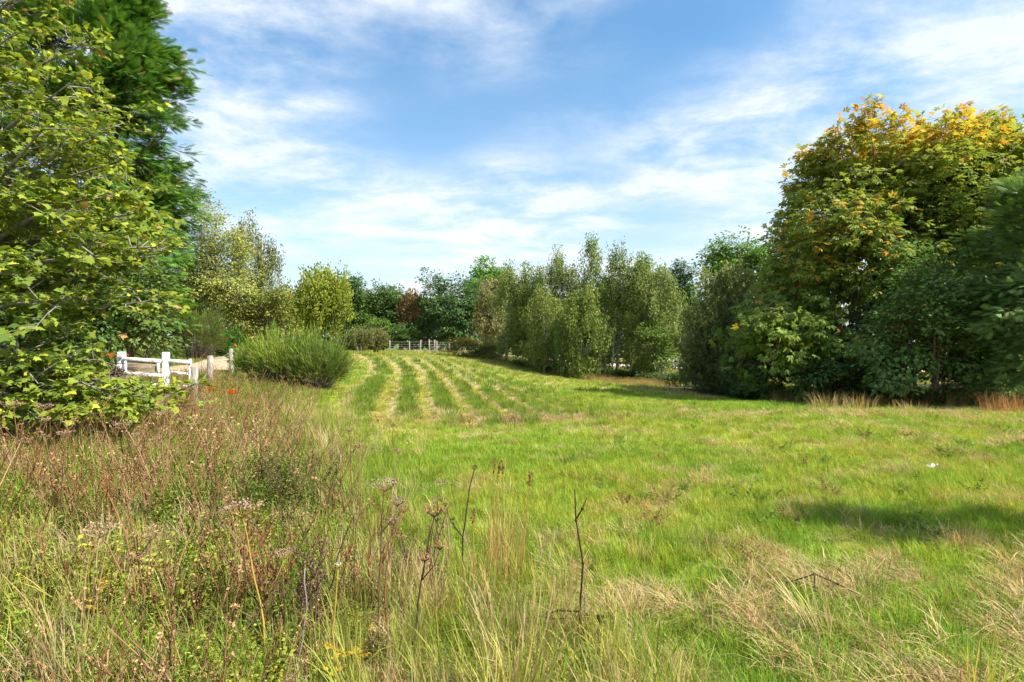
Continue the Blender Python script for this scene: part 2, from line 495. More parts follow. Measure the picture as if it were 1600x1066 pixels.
# ------------------------------------------------------------------ scattering of grass (geometry nodes, one object each)
def blade_proto(name, nb, h0, h1, w, spread, lean, seed, lie=0.0, seg=3, head=0.0):
    """a tuft of curved, tapering grass blades of height about 1 x scale"""
    r = np.random.default_rng(seed)
    parts = []
    for i in range(nb):
        a = r.uniform(0, 2 * np.pi); rad = spread * np.sqrt(r.random())
        p0 = np.array([rad * np.cos(a), rad * np.sin(a), -.02])
        az = a + r.normal(0, .9)
        L = r.uniform(h0, h1)
        ln = abs(r.normal(lean, lean * .5)) + (r.random() < lie) * r.uniform(.8, 1.2)
        ln = min(ln, 1.5)
        out = np.array([np.cos(az), np.sin(az), 0])
        s = np.linspace(0, 1, seg + 1)
        ang = ln * (.35 + .65 * s) * (1 + .5 * s)
        ang = np.minimum(ang, 1.75)
        step = L / seg
        pts = [p0]
        for j in range(seg):
            pts.append(pts[-1] + step * (np.sin(ang[j]) * out + np.cos(ang[j]) * np.array([0, 0, 1])))
        pts = np.array(pts); pts[:, 2] = np.maximum(pts[:, 2], .008 - .02 * (np.arange(seg + 1) == 0))
        side = np.array([-np.sin(az), np.cos(az), 0]) * np.cos(r.uniform(-.8, .8)) + out * .3
        side = side / np.linalg.norm(side)
        ww = w * r.uniform(.7, 1.3) * np.array([.8, 1, .75, 0][:seg + 1] if seg == 3 else np.r_[.9, .8 * np.ones(seg - 1), 0])
        Lf = pts[:-1] - side * ww[:-1, None] / 2; Rt = pts[:-1] + side * ww[:-1, None] / 2
        V = np.concatenate([Lf, Rt, pts[-1:]])
        T = []
        for j in range(seg - 1):
            T += [(j, seg + j, seg + j + 1), (j, seg + j + 1, j + 1)]
        T += [(seg - 1, 2 * seg - 1, 2 * seg)]
        b = r.uniform(.72, 1.25); yel = r.random() < .18
        c = np.array([b, b, b]) * (np.array([1.5, 1.12, 1.3]) if yel else 1)
        parts.append((V, np.array(T), c))
        if head and r.random() < head:
            d = unit(pts[-1] - pts[-2]); q = pts[-1]
            hv = np.array([q - d * .02, q + side * .009 + d * .03, q + d * .09, q - side * .009 + d * .03])
            parts.append((hv, np.array([(0, 1, 2), (0, 2, 3)]), np.array([1.0, .85, .75]) * b))
    V, T, c = join(parts)
    return proto(name, V, T, M_GRASS, c)

def proto(name, V, T, mat, shade):
    me = make_mesh(name, V, T, mat, shade, attr='shade')
    return bpy.data.objects.new(name, me)        # used only as geometry inside the scatter; not placed in the scene

def scatter(name, P, rot, scl, tint, pid, protos, label, cat):
    n = len(P)
    me = bpy.data.meshes.new(name)
    me.vertices.add(n); me.vertices.foreach_set('co', np.ascontiguousarray(P, np.float32).ravel())
    a = me.attributes.new('rot', 'FLOAT_VECTOR', 'POINT'); a.data.foreach_set('vector', np.ascontiguousarray(rot, np.float32).ravel())
    a = me.attributes.new('scl', 'FLOAT_VECTOR', 'POINT'); a.data.foreach_set('vector', np.ascontiguousarray(scl, np.float32).ravel())
    a = me.attributes.new('pid', 'INT', 'POINT'); a.data.foreach_set('value', np.ascontiguousarray(pid, np.int32))
    c = np.ones((n, 4), np.float32); c[:, :3] = tint
    a = me.attributes.new('tint', 'FLOAT_COLOR', 'POINT'); a.data.foreach_set('color', c.ravel())
    for p in protos:
        if p.data.materials[0].name not in [m.name for m in me.materials]: me.materials.append(p.data.materials[0])
    o = bpy.data.objects.new(name, me); COL.objects.link(o)
    g = bpy.data.node_groups.new(name + '_nodes', 'GeometryNodeTree')
    g.interface.new_socket('Geometry', in_out='INPUT', socket_type='NodeSocketGeometry')
    g.interface.new_socket('Geometry', in_out='OUTPUT', socket_type='NodeSocketGeometry')
    gi = g.nodes.new('NodeGroupInput'); go = g.nodes.new('NodeGroupOutput')
    iop = g.nodes.new('GeometryNodeInstanceOnPoints')
    iop.inputs['Pick Instance'].default_value = True
    jn = g.nodes.new('GeometryNodeJoinGeometry')
    for p in reversed(protos):
        oi = g.nodes.new('GeometryNodeObjectInfo'); oi.inputs['Object'].default_value = p
        oi.inputs['As Instance'].default_value = False
        gti = g.nodes.new('GeometryNodeGeometryToInstance')
        g.links.new(oi.outputs['Geometry'], gti.inputs[0]); g.links.new(gti.outputs[0], jn.inputs[0])
    def na(nm, dt):
        q = g.nodes.new('GeometryNodeInputNamedAttribute'); q.data_type = dt; q.inputs['Name'].default_value = nm
        return q.outputs['Attribute']
    g.links.new(gi.outputs[0], iop.inputs['Points']); g.links.new(jn.outputs[0], iop.inputs['Instance'])
    g.links.new(na('pid', 'INT'), iop.inputs['Instance Index'])
    g.links.new(na('rot', 'FLOAT_VECTOR'), iop.inputs['Rotation'])
    g.links.new(na('scl', 'FLOAT_VECTOR'), iop.inputs['Scale'])
    g.links.new(iop.outputs[0], go.inputs[0])
    md = o.modifiers.new('scatter', 'NODES'); md.node_group = g
    return tag(o, label, cat, kind='stuff')

def sample_view(n, d0, d1, marg=.08, pw=1.0):
    """random places in the view wedge, a little wider than the picture"""
    d = (R.random(n) * (d1 ** (pw + 1) - d0 ** (pw + 1)) + d0 ** (pw + 1)) ** (1 / (pw + 1))
    x = R.uniform(-1, 1, n) * (.9 + marg) * (d + .8)
    return x, d
def rots(n, tilt=.12):
    return np.c_[R.normal(0, tilt, n), R.normal(0, tilt, n), R.uniform(0, 6.283, n)]

near_p = [blade_proto('short_tuft', 34, .5, 1.0, .018, .36, .42, 100 + i, .12) for i in range(5)]
lie_p = [blade_proto('flattened_tuft', 26, .6, 1.2, .017, .4, 1.1, 120 + i, .6) for i in range(4)]
far_p = [blade_proto('far_tuft', 22, .5, 1.0, .05, .55, .42, 140 + i, .1, seg=2) for i in range(4)]
long_p = [blade_proto('long_tuft', 30, .55, 1.0, .0095, .13, .36, 160 + i, .10, seg=4, head=.0) for i in range(5)]
stalk_p = [blade_proto('seeding_tuft', 14, .6, 1.0, .006, .10, .2, 180 + i, .08, seg=3, head=.9) for i in range(3)]

def meadow(name, n, d0, d1, protos, h0, h1, wid, label, pw=1.0):
    x, y = sample_view(n, d0, d1, pw=pw)
    k = (x < field_right(y) + .6) & (x > np.where(y < 20, weed_edge(y) - .6, field_left(y) - 1.5))
    x, y = x[k], y[k]
    c, z, s, kk = sward(x, y)
    dry = dry_amount(x, y)
    f = kk - np.floor(kk)
    tr = sstep(.60, .66, f) * sstep(.82, .76, f) * z * sstep(8.6, 6.6, kk)
    keep = R.random(len(x)) > tr * (.45 + .45 * sstep(.35, .62, fbm(x * .7, y * .7, 33)))
    x, y, c, z, s, dry = (q[keep] for q in (x, y, c, z, s, dry))
    m = len(x)
    isdry = R.random(m) < dry * .8 + .5 * tr[keep]
    straw = lerp(TAN, STRAW, R.random(m)) * R.uniform(.75, 1.15, (m, 1))
    straw = np.where((R.random(m) < .16)[:, None], straw * np.array([.8, .58, .5]), straw)
    t = c * R.uniform(.75, 1.25, (m, 1)) * np.c_[R.uniform(.85, 1.3, m), np.ones(m), R.uniform(.8, 1.2, m)]
    t = np.where(isdry[:, None], straw, t)
    hh = R.uniform(h0, h1, m) * (1 + 1.1 * s * z) * np.where(z > .5, .8, 1)
    hh *= .75 + .8 * fbm(x * .9, y * .9, 61)
    hh = np.where(isdry, hh * .75, hh)
    scl = np.c_[wid * np.ones(m), wid * np.ones(m), hh] * R.uniform(.85, 1.2, (m, 1))
    return scatter(name, np.c_[x, y, H(x, y) - .005], rots(m), scl, t, R.integers(0, len(protos), m), protos, label, 'grass')

meadow('grass', 17000, 1.7, 9.0, near_p, .065, .145, .21, 'short bright green meadow grass in front of the mown rows', pw=.6)
meadow('grass', 22000, 8.5, 22, near_p, .07, .14, .30, 'mid-distance green and straw coloured field grass', pw=.5)
meadow('grass', 26000, 21, 64, far_p, .09, .16, .34, 'far field grass up to the wire fence', pw=.6)

# flattened hay lying on the sward
x, y = sample_view(26000, 1.7, 14, pw=.5)
dr = dry_amount(x, y)
k = (R.random(len(x)) < dr ** 1.2 * .9) & (x > weed_edge(y) - .3) & (x < field_right(y))
x, y = x[k], y[k]; m = len(x)
t = lerp(TAN, STRAW, R.random(m)) * R.uniform(.7, 1.15, (m, 1))
t = np.where((R.random(m) < .14)[:, None], t * np.array([.7, .52, .42]), t * np.array([.95, 1.0, .9]))
sc_ = R.uniform(.16, .30, m)
flow = fbm(x * .6, y * .6, 71) * 9
ro = rots(m, .1); ro[:, 2] = flow + R.normal(0, .5, m)
scatter('hay', np.c_[x, y, H(x, y) + .015], ro, np.c_[sc_, sc_, sc_ * .55], t, R.integers(0, 4, m), lie_p, 'dry flattened straw lying over the near grass', 'hay')

# long grass at the very front and among the weeds
x, y = sample_view(15000, 1.5, 15, .1, pw=.4)
we = weed_edge(y)
dens = np.where(x < we, .6, sstep(we + 1.5, we, x) * .5 + sstep(3.4, 2.3, y - .04 * x) * .22 * (.25 + .75 * sstep(1.3, .2, x)))
k = (R.random(len(x)) < dens) & (x > -9.5) 
x, y = x[k], y[k]; m = len(x)
n1 = fbm(x * .8, y * .8, 81)
t = lerp(np.array([.19, .29, .035]), np.array([.38, .38, .08]), R.random(m) * 1.1 * n1 * 1.6)
isd = R.random(m) < np.where(x < weed_edge(y), .32, .2) + .6 * (n1 - .45)
t = np.where(isd[:, None], lerp(TAN, STRAW, R.random(m)) * R.uniform(.7, 1.1, (m, 1)), t)
hh = R.uniform(.22, .48, m) * (.7 + .6 * n1)
scatter('long_grass', np.c_[x, y, H(x, y)], rots(m, .16), np.c_[hh * R.uniform(.9, 1.4, m), hh * R.uniform(.9, 1.4, m), hh], t, R.integers(0, 5, m), long_p, 'long rough grass among the foreground weeds', 'grass')

# pale grass along the field edge by the trees
ex, ey = [], []
for (d0, d1, cnt, off) in ((15.2, 19, 800, .1), (30, 47, 1500, .4), (47, 60, 500, .4), (13, 15.2, 700, .0)):
    d = R.uniform(d0, d1, cnt); ex.append(field_right(d) + R.normal(off, .45, cnt)); ey.append(d)
x, y = np.concatenate(ex), np.concatenate(ey); m = len(x)
k = (x > -8) ; x, y = x[k], y[k]; m = len(x)
t = lerp(np.array([.26, .23, .06]), np.array([.46, .37, .15]), R.random(m)) * R.uniform(.7, 1.1, (m, 1))
hh = np.where(y > 28, R.uniform(.2, .5, m), R.uniform(.2, .5, m))
scatter('seeding_grass', np.c_[x, y, H(x, y)], rots(m, .15), np.c_[hh * 1.6, hh * 1.6, hh], t, R.integers(0, 3, m), stalk_p, 'brown seeding grass fringing the tree line', 'grass')

# verge grass by the track and under the trees
x = R.uniform(-24, -5, 9000); y = R.uniform(12.5, 48, 9000)
k = (dist_to(TRACKF, x, y) > 1.3) & (x < field_left(y) + .4) & (x > -1.0 * y)
x, y = x[k], y[k]; m = len(x)
t = lerp(np.array([.12, .23, .03]), np.array([.30, .32, .07]), R.random(m)) * R.uniform(.7, 1.2, (m, 1))
hh = R.uniform(.12, .28, m)
scatter('verge_grass', np.c_[x, y, H(x, y)], rots(m), np.c_[hh * 1.3, hh * 1.3, hh], t, R.integers(0, 4, m), far_p, 'green verge grass along the sandy track', 'grass')
x = R.uniform(-6, 34, 7000); y = R.uniform(36, 62, 7000)
k = (dist_to(ROADF, x, y) > 2.6) & (x > field_right(y) + 1.5)
x, y = x[k], y[k]; m = len(x)
t = lerp(np.array([.22, .26, .05]), np.array([.38, .36, .09]), R.random(m)) * R.uniform(.8, 1.2, (m, 1))
hh = R.uniform(.15, .3, m)
scatter('roadside_grass', np.c_[x, y, H(x, y)], rots(m), np.c_[hh * 2, hh * 2, hh], t, R.integers(0, 4, m), far_p, 'sunlit yellow-green grass beside the far road', 'grass')

# ------------------------------------------------------------------ leafy weeds (too many to count)
LV = np.array([(0, 0, 0), (.30, .45, .05), (0, 1, -.10), (-.30, .45, .05)], float); LT = np.array([(0, 1, 2), (0, 2, 3)])
def weed_proto(name, seed, nst, leafs, leaf, lean, green=True, branch=0):
    r = np.random.default_rng(seed); parts = []
    for i in range(nst):
        a = r.uniform(0, 6.28); p0 = np.array([np.cos(a), np.sin(a), 0]) * r.uniform(0, .16)
        h = r.uniform(.6, 1.0); d = np.array([np.cos(a) * lean * r.uniform(.3, 1.4), np.sin(a) * lean * r.uniform(.3, 1.4), 1.0])
        s = np.linspace(0, 1, 4)[:, None]
        P = p0 + d * h * s + np.array([np.cos(a), np.sin(a), 0]) * .12 * s ** 2 + r.normal(0, .012, (4, 3))
        P[0, 2] = -.03
        V, T = tube(P, np.linspace(.0085, .003, 4), 3, False)
        cs = np.array([.55, .5, .3]) if green else np.array([1, 1, 1]) * r.uniform(.6, 1.2)
        parts.append((V, T, cs))
        m = leafs
        u = np.sort(r.uniform(.15, 1.0, m))
        base = np.stack([np.interp(u, s[:, 0], P[:, j]) for j in range(3)], -1)
        az = r.uniform(0, 6.28, m)
        dv = np.stack([np.cos(az), np.sin(az), r.uniform(-.5, .6, m)], -1)
        nv = np.stack([r.normal(0, .45, m), r.normal(0, .45, m), np.ones(m)], -1)
        if green:
            c = r.uniform(.65, 1.3, (m, 1)) * np.ones((m, 3)); yy = r.random(m) < .06
            c[yy] *= np.array([1.7, 1.2, .9])
            br = r.random(m) < .05
            c[br] *= np.array([1.2, .62, 1.2])
            V, T, c = stamp(LV, LT, base, frames(dv, nv), leaf * r.uniform(.6, 1.3, m) * (1.15 - .5 * u), c)
            parts.append((V, T, c))
        for b in range(branch):
            q = base[r.integers(0, m)]; az2 = r.uniform(0, 6.28); L = r.uniform(.08, .26)
            dd = np.array([np.cos(az2) * .6, np.sin(az2) * .6, .9])
            B = np.array([q, q + dd * L * .5, q + dd * L + np.array([0, 0, .02])])
            V, T = tube(B, [.004, .003, .002], 3, False); parts.append((V, T, np.ones(3) * r.uniform(.6, 1.2)))
            mm = 5
            bb = B[2] - dd * L * r.random((mm, 1)) * .6
            dv2 = unit(r.normal(0, 1, (mm, 3)))
            V, T, c = stamp(LV * np.array([1.2, 1, 1]), LT, bb, frames(dv2, r.normal(0, 1, (mm, 3))), r.uniform(.010, .028, mm), np.ones((mm, 3)) * r.uniform(.7, 1.7, (mm, 1)))
            parts.append((V, T, c))
    V, T, c = join(parts)
    return proto(name, V, T, M_GRASS, c)
leaf_p = [weed_proto('leafy_weed', 200 + i, 5, 20, .115, .35) for i in range(5)]
fine_p = [weed_proto('fine_weed', 220 + i, 6, 26, .075, .22) for i in range(4)]
dead_p = [weed_proto('dead_weed', 240 + i, 4, 4, .05, .34, False, 5) for i in range(5)]
x, y = sample_view(7600, 1.6, 15.5, .1, pw=.45)
we = weed_edge(y)
k = (x < we + R.normal(0, .22, len(x))) & (x > -9.6) & (dist_to(TRACKF, x, y) > 1.4)
x, y = x[k], y[k]; m = len(x)
n1 = fbm(x * .9, y * .9, 91); n2 = fbm(x * 1.4, y * 1.4, 95)
dark = np.exp(-(((x + 2.3) / .75) ** 2 + ((y - 5.3) / 1.1) ** 2))          # the stand of dark leafy stems
kind = np.where(R.random(m) < np.where(y > 5.0, .20, .14) + .8 * (n2 - .45) - .3 * dark, 2, np.where(R.random(m) < .45 + .5 * dark, 1, 0))
pid = np.where(kind == 0, R.integers(0, 5, m), np.where(kind == 1, 5 + R.integers(0, 4, m), 9 + R.integers(0, 5, m)))
gr = lerp(np.array([.15, .27, .03]), np.array([.36, .37, .06]), np.clip(R.random(m) * .6 + 1.2 * (n1 - .4), 0, 1)) * R.uniform(.75, 1.2, (m, 1))
gr = lerp(gr, np.array([.11, .155, .035]), np.clip(dark, 0, .8))
br = lerp(np.array([.25, .125, .05]), np.array([.48, .31, .16]), R.random(m))
t = np.where((kind == 2)[:, None], br, gr)
hh = np.where(kind == 2, R.uniform(.42, .80, m), R.uniform(.18, .42, m)) * (.75 + .6 * n1) * np.where(y < 3.2, .8, 1) * (1 + .4 * dark)
hh *= .62 + .38 * sstep(.0, 1.2, weed_edge(y) - x)
scatter('weeds', np.c_[x, y, H(x, y)], rots(m, .1), np.c_[hh * 1.15, hh * 1.15, hh], t, pid, leaf_p + fine_p + dead_p, 'tangle of green weeds and brown stems on the left', 'weeds')

# nettles in the shade along the foot of the big tree, and ground cover under the trees
x = R.uniform(7.0, 12.5, 1500); d = 17.8 + (x - 9.6) * -.9 + R.uniform(0, 2.4, 1500)
x2 = R.uniform(9, 26, 2500); d2 = R.uniform(15.5, 30, 2500)
k2 = x2 > field_right(d2) + .2
x = np.r_[x, x2[k2]]; d = np.r_[d, d2[k2]]
k = (x > field_right(d) - .15)
x, d = x[k], d[k]; m = len(x)
t = lerp(np.array([.05, .10, .02]), np.array([.10, .16, .035]), R.random(m))
hh = R.uniform(.35, .6, m)
scatter('nettles', np.c_[x, d, H(x, d)], rots(m, .08), np.c_[hh * 1.4, hh * 1.4, hh], t, R.integers(0, 5, m), leaf_p, 'low dark green nettles along the foot of the big tree', 'nettles')
x = R.uniform(-20, -7.5, 3500); d = R.uniform(9.5, 24, 3500)
k = (dist_to(TRACKF, x, d) > 1.9) & (x > -1.02 * d) & ~((x > -11.2) & (d > 12.2) & (d < 19.5)) & ((x < -10.5) | (d < 12.2))
x, d = x[k], d[k]; m = len(x)
t = lerp(np.array([.11, .23, .03]), np.array([.27, .36, .06]), R.random(m))
hh = R.uniform(.2, .42, m)
scatter('verge_plants', np.c_[x, d, H(x, d)], rots(m, .08), np.c_[hh * 1.3, hh * 1.3, hh], t, R.integers(0, 9, m), leaf_p + fine_p, 'green leafy plants on the bank behind the gate', 'undergrowth')

# broad-leaved weeds dotted through the meadow
x, y = sample_view(900, 3.0, 20, .05, pw=.7)
k = (x > weed_edge(y) + .3) & (x < field_right(y)) & (fbm(x * 1.1, y * 1.1, 171) > .5)
x, y = x[k], y[k]; m = len(x)
t = lerp(np.array([.06, .14, .02]), np.array([.15, .25, .035]), R.random(m))
dk = R.random(m) < .22; t[dk] = np.array([.20, .11, .05])
hh = R.uniform(.10, .22, m)
scatter('meadow_weeds', np.c_[x, y, H(x, y)], rots(m, .15), np.c_[hh * 1.8, hh * 1.8, hh], t, R.integers(0, 5, m), leaf_p, 'dark broad-leaved weeds dotted through the meadow grass', 'weeds')

# ------------------------------------------------------------------ trees
SYC = np.array([(0, .38, .05), (0, 0, 0), (.20, .03, .0), (.44, .02, -.05), (.38, .24, 0), (.62, .44, -.07), (.36, .50, 0), (.24, .66, .0), (0, 1, -.10),
                (-.24, .66, 0), (-.36, .50, 0), (-.62, .44, -.07), (-.38, .24, 0), (-.44, .02, -.05), (-.20, .03, 0)], float)
SYC_T = np.array([(0, i, i + 1) for i in range(1, 14)] + [(0, 14, 1)])
def _compound():
    V, T = [], []
    for i, (a, L) in enumerate(((-1.35, .62), (-.68, .88), (0, 1.0), (.68, .88), (1.35, .62))):
        s, c = math.sin(a), math.cos(a)
        for (u, w, z) in ((.04, 0, 0), (.62, .17, -.07), (1.0, 0, -.30), (.62, -.17, -.07)):
            V.append((s * u * L + c * w, c * u * L - s * w, z * L))
        T += [(4 * i, 4 * i + 1, 4 * i + 2), (4 * i, 4 * i + 2, 4 * i + 3)]
    return np.array(V, float), np.array(T)
CHE, CHE_T = _compound()
def _frond():
    V, T = [], []
    def sp(a, b, w):
        a, b = np.array(a, float), np.array(b, float); d = unit(b - a); s = np.array([d[1], -d[0], 0]) * w
        n = len(V); V.extend([a - s * .5, a + s * .5, b]); T.append((n, n + 1, n + 2))
    sp((0, 0, 0), (0, 1, -.10), .07)
    for u, L in ((.14, .38), (.30, .44), (.46, .42), (.62, .34), (.78, .22)):
        for sg in (-1, 1):
            sp((0, u, -.04 * u), (sg * L * .66, u + L * .78, -.12), .10)
    return np.array(V, float), np.array(T)
FRO, FRO_T = _frond()
NEE = np.array([(-.06, 0, 0), (.06, 0, 0), (0, 1, 0)], float); NEE_T = np.array([(0, 1, 2)])
TEMPL = {'leaf': (LV, LT), 'syc': (SYC, SYC_T), 'che': (CHE, CHE_T), 'fro': (FRO, FRO_T), 'nee': (NEE, NEE_T)}

def sph(r, n):
    return unit(r.normal(0, 1, (n, 3)))

def tree(name, label, base, lobes, leaf, n_clump, per, clump_r, cols, seed, templ='leaf', style='broad', trunk_r=.16, trunk_h=None,
         bark=None, lmat=None, stems=1, cat='tree', group=None, zmin=.15, bumps=9, colfn=None, dead=.03, limb_n=None, cl_flat=.55, twig_r=.012, stem_spread=.6, twig_bark=None):
    """lobes: (dx, dy, z_above_base, rx, ry, rz); colours cols = (shade of a clump 0, 1, odd leaves)"""
    r = np.random.default_rng(seed)
    base = np.asarray(base, float)
    root = tag(empty(name, base), label, cat, group)
    bark = bark or M_BARK; lmat = lmat or M_LEAF
    # sub-lobes make the outline uneven
    C, S = [], []
    for (cx, cy, cz, rx, ry, rz) in lobes:
        nb = bumps
        d = sph(r, nb); d[:, 2] = d[:, 2] * .9 + .12
        d = unit(d)
        rad = np.array([rx, ry, rz])
        f = r.uniform(.50, .80, nb)[:, None]
        C.append(np.array([[cx, cy, cz]])); S.append(rad[None] * .72)
        C.append(np.array([cx, cy, cz]) + d * rad * f); S.append(rad[None] * r.uniform(.26, .46, (nb, 1)))
    C = np.concatenate(C); S = np.concatenate(S)
    w = (S[:, 0] * S[:, 2]) ; w = w / w.sum()
    b = r.choice(len(C), n_clump, p=w)
    d = sph(r, n_clump); d[:, 2] = np.where((d[:, 2] < -.3) & (r.random(n_clump) < .45), -d[:, 2] * r.random(n_clump), d[:, 2])
    f = r.uniform(.62, 1.04, n_clump) ** .8
    P = C[b] + d * S[b] * f[:, None]
    P[:, 2] = np.where(P[:, 2] < zmin, zmin + r.random(n_clump) * .5, P[:, 2])
    out = unit(P - np.array([np.mean([l[0] for l in lobes]), np.mean([l[1] for l in lobes]), np.mean([l[2] for l in lobes])]) * np.array([1, 1, .8]))
    top = max(l[2] + l[5] for l in lobes)
    th = trunk_h or top * .8
    # trunk(s)
    parts, skel = [], []
    for s_ in range(stems):
        a = r.uniform(0, 6.28); sp = 0 if stems == 1 else stem_spread * r.uniform(.4, 1)
        q0 = np.array([np.cos(a) * sp * .5, np.sin(a) * sp * .5, -.15])
        mc = np.array([np.mean([l[0] for l in lobes]), np.mean([l[1] for l in lobes]), 0])
        ss = np.linspace(0, 1, 9)[:, None]
        tp = q0 * np.array([1, 1, 0]) + mc * .8 + np.array([np.cos(a) * sp, np.sin(a) * sp, th * r.uniform(.85, 1.0)])
        T_ = q0 * (1 - ss) + tp * ss; wob = r.normal(0, .05 * trunk_r / .16, (9, 3)); wob[0] = 0; wob[:, 2] = 0
        T_ = T_ + np.cumsum(wob, axis=0) * .8
        rr = trunk_r / math.sqrt(stems) * (1 - ss[:, 0] * .85); rr[0] *= 1.45
        parts.append(tube(T_, rr, 8)); skel.append((T_, rr))
    # limbs
    nl = limb_n if limb_n is not None else min(16, max(5, n_clump // 24))
    pick = r.choice(n_clump, nl, replace=False)
    LP = [np.concatenate([s[0][3:] for s in skel])]; LR = [np.concatenate([s[1][3:] for s in skel]) * .5]
    for i in pick:
        T_, rr = skel[r.integers(0, stems)]
        tgt = P[i] * np.array([.88, .88, .94])
        frac = np.clip(tgt[2] / th * r.uniform(.4, .8), .12, .92)
        ii = frac * 8; j = int(ii); st = T_[j] * (1 - ii + j) + T_[min(j + 1, 8)] * (ii - j)
        r0 = np.interp(frac, np.linspace(0, 1, 9), rr) * .55
        ss = np.linspace(0, 1, 6)[:, None]
        Lb = st * (1 - ss) + tgt * ss + np.array([0, 0, 1]) * np.sin(ss * np.pi) * .10 * np.linalg.norm(tgt - st) + r.normal(0, .06, (6, 3)) * np.sin(ss * np.pi)
        lr = np.linspace(r0, max(.012, r0 * .2), 6)
        parts.append(tube(Lb, lr, 5)); LP.append(Lb[1:]); LR.append(lr[1:])
    V, T, _ = join(parts)
    mesh_obj('trunk', V, T, bark, root, smooth=True)
    LP = np.concatenate(LP); LR = np.concatenate(LR)
    near = np.empty(n_clump, int)
    for i in range(0, n_clump, 500):
        near[i:i + 500] = np.argmin(np.linalg.norm(P[i:i + 500, None] - LP[None], axis=2) + .3 * np.maximum(0, LP[None, :, 2] - P[i:i + 500, None, 2]), axis=1)
    A = LP[near]; mid = (A + P) / 2 + r.normal(0, .08, P.shape) + np.array([0, 0, .05]) * np.linalg.norm(P - A, axis=1)[:, None]
    V, T = twig_batch(A, mid, P, np.minimum(LR[near] * .7, twig_r * 1.6), twig_r * .4)
    tw = [(V, T)]
    # fine twigs inside the clumps of the nearer trees
    ft = 2 if base[1] < 30 and cat == 'tree' else 0
    m = n_clump * ft
    ci = np.repeat(np.arange(n_clump), ft)
    e = P[ci] + (sph(r, m) + out[ci] * .6 + (np.array([0, 0, -.9]) if style == 'birch' else np.array([0, 0, .05]))) * clump_r * .5
    if m: tw.append(twig_batch(P[ci], (P[ci] + e) / 2 + r.normal(0, .03, e.shape), e, twig_r * .45, twig_r * .15))
    V, T, _ = join(tw)
    tag(mesh_obj('branches', V, T, twig_bark or bark, root), kind='stuff')
    # leaves
    n = n_clump * per
    ci = np.repeat(np.arange(n_clump), per)
    cr = clump_r * r.uniform(.6, 1.35, n_clump)[ci]
    g = sph(r, n) * (r.random(n) ** .45)[:, None]
    o3 = out[ci]
    if style == 'birch':
        s_ = r.random(n)
        off = np.stack([g[:, 0] * cr * .42, g[:, 1] * cr * .42, -s_ * cr * 1.9 + .3 * cr], -1) + o3 * cr[:, None] * .25 * (1 - s_)[:, None]
        dv = g * .8 + np.array([0, 0, -1.0]); nv = o3 + r.normal(0, .7, (n, 3))
    elif style == 'up':
        s_ = r.random(n)
        ax = unit(o3 * .45 + np.array([0, 0, 1.0]))
        off = ax * ((s_ - .25) * cr * 2.0)[:, None] + g * (cr * .30)[:, None]
        dv = ax + g * .9; nv = o3 + r.normal(0, .6, (n, 3))
    elif style == 'conifer':
        hz = unit(o3 * np.array([1, 1, .15]))
        s_ = r.random(n)
        off = hz * (s_ * cr * 1.1)[:, None] + g * np.array([.5, .5, .28]) * cr[:, None] + np.array([0, 0, -.35]) * (s_ ** 2 * cr)[:, None]
        dv = hz + g * .75 + np.array([0, 0, -.05]) ; nv = np.array([0, 0, 1.0]) + r.normal(0, .45, (n, 3)) + hz * .4
    else:
        off = g * np.array([1, 1, cl_flat]) * cr[:, None]
        off[:, 2] -= .25 * (np.hypot(off[:, 0], off[:, 1]) / cr) ** 2 * cr
        dv = g * np.array([1, 1, .4]) + o3 * .35 + np.array([0, 0, -.35]); nv = np.array([0, 0, 1.0]) + r.normal(0, .55, (n, 3)) + o3 * .35
    LPz = P[ci] + off
    LPz[:, 2] = np.maximum(LPz[:, 2], .05)
    k0 = r.random(n_clump)[ci] * .75 + r.random(n) * .25
    col = lerp(np.array(cols[0]), np.array(cols[1]), k0)
    odd = r.random(n) < dead
    col[odd] = np.array(cols[2])
    if colfn is not None: col = colfn(LPz + base, col, r, ci)
    col = np.minimum(col * 1.6, .62) * r.uniform(.72, 1.25, (n, 1))
    tv, tt = TEMPL[templ]
    V, T, c = stamp(tv, tt, LPz, frames(dv, nv), leaf * r.uniform(.65, 1.3, n), col)
    mesh_obj('crown', V, T, lmat, root, c)
    return root

def lob(px0, px1, py0, py1, d, base, depth=None, ddy=0.0):
    """an ellipsoid that spans a window of the picture at distance d, relative to the tree's base"""
    a, b_ = pt(px0, py0, d), pt(px1, py1, d)
    rx = (b_[0] - a[0]) / 2; rz = (a[2] - b_[2]) / 2
    return ((a[0] + b_[0]) / 2 - base[0], ddy, (a[2] + b_[2]) / 2 - base[2], rx, depth or rx * .9, rz)

G_DARK = ((.035, .075, .018), (.075, .125, .03), (.20, .17, .04))
G_MID = ((.05, .11, .02), (.115, .19, .035), (.26, .22, .05))
G_YEL = ((.11, .16, .025), (.25, .29, .045), (.34, .26, .05))
G_OLIVE = ((.09, .11, .03), (.20, .20, .06), (.26, .19, .06))
G_BIRCH = ((.10, .13, .028), (.22, .23, .055), (.36, .28, .07))

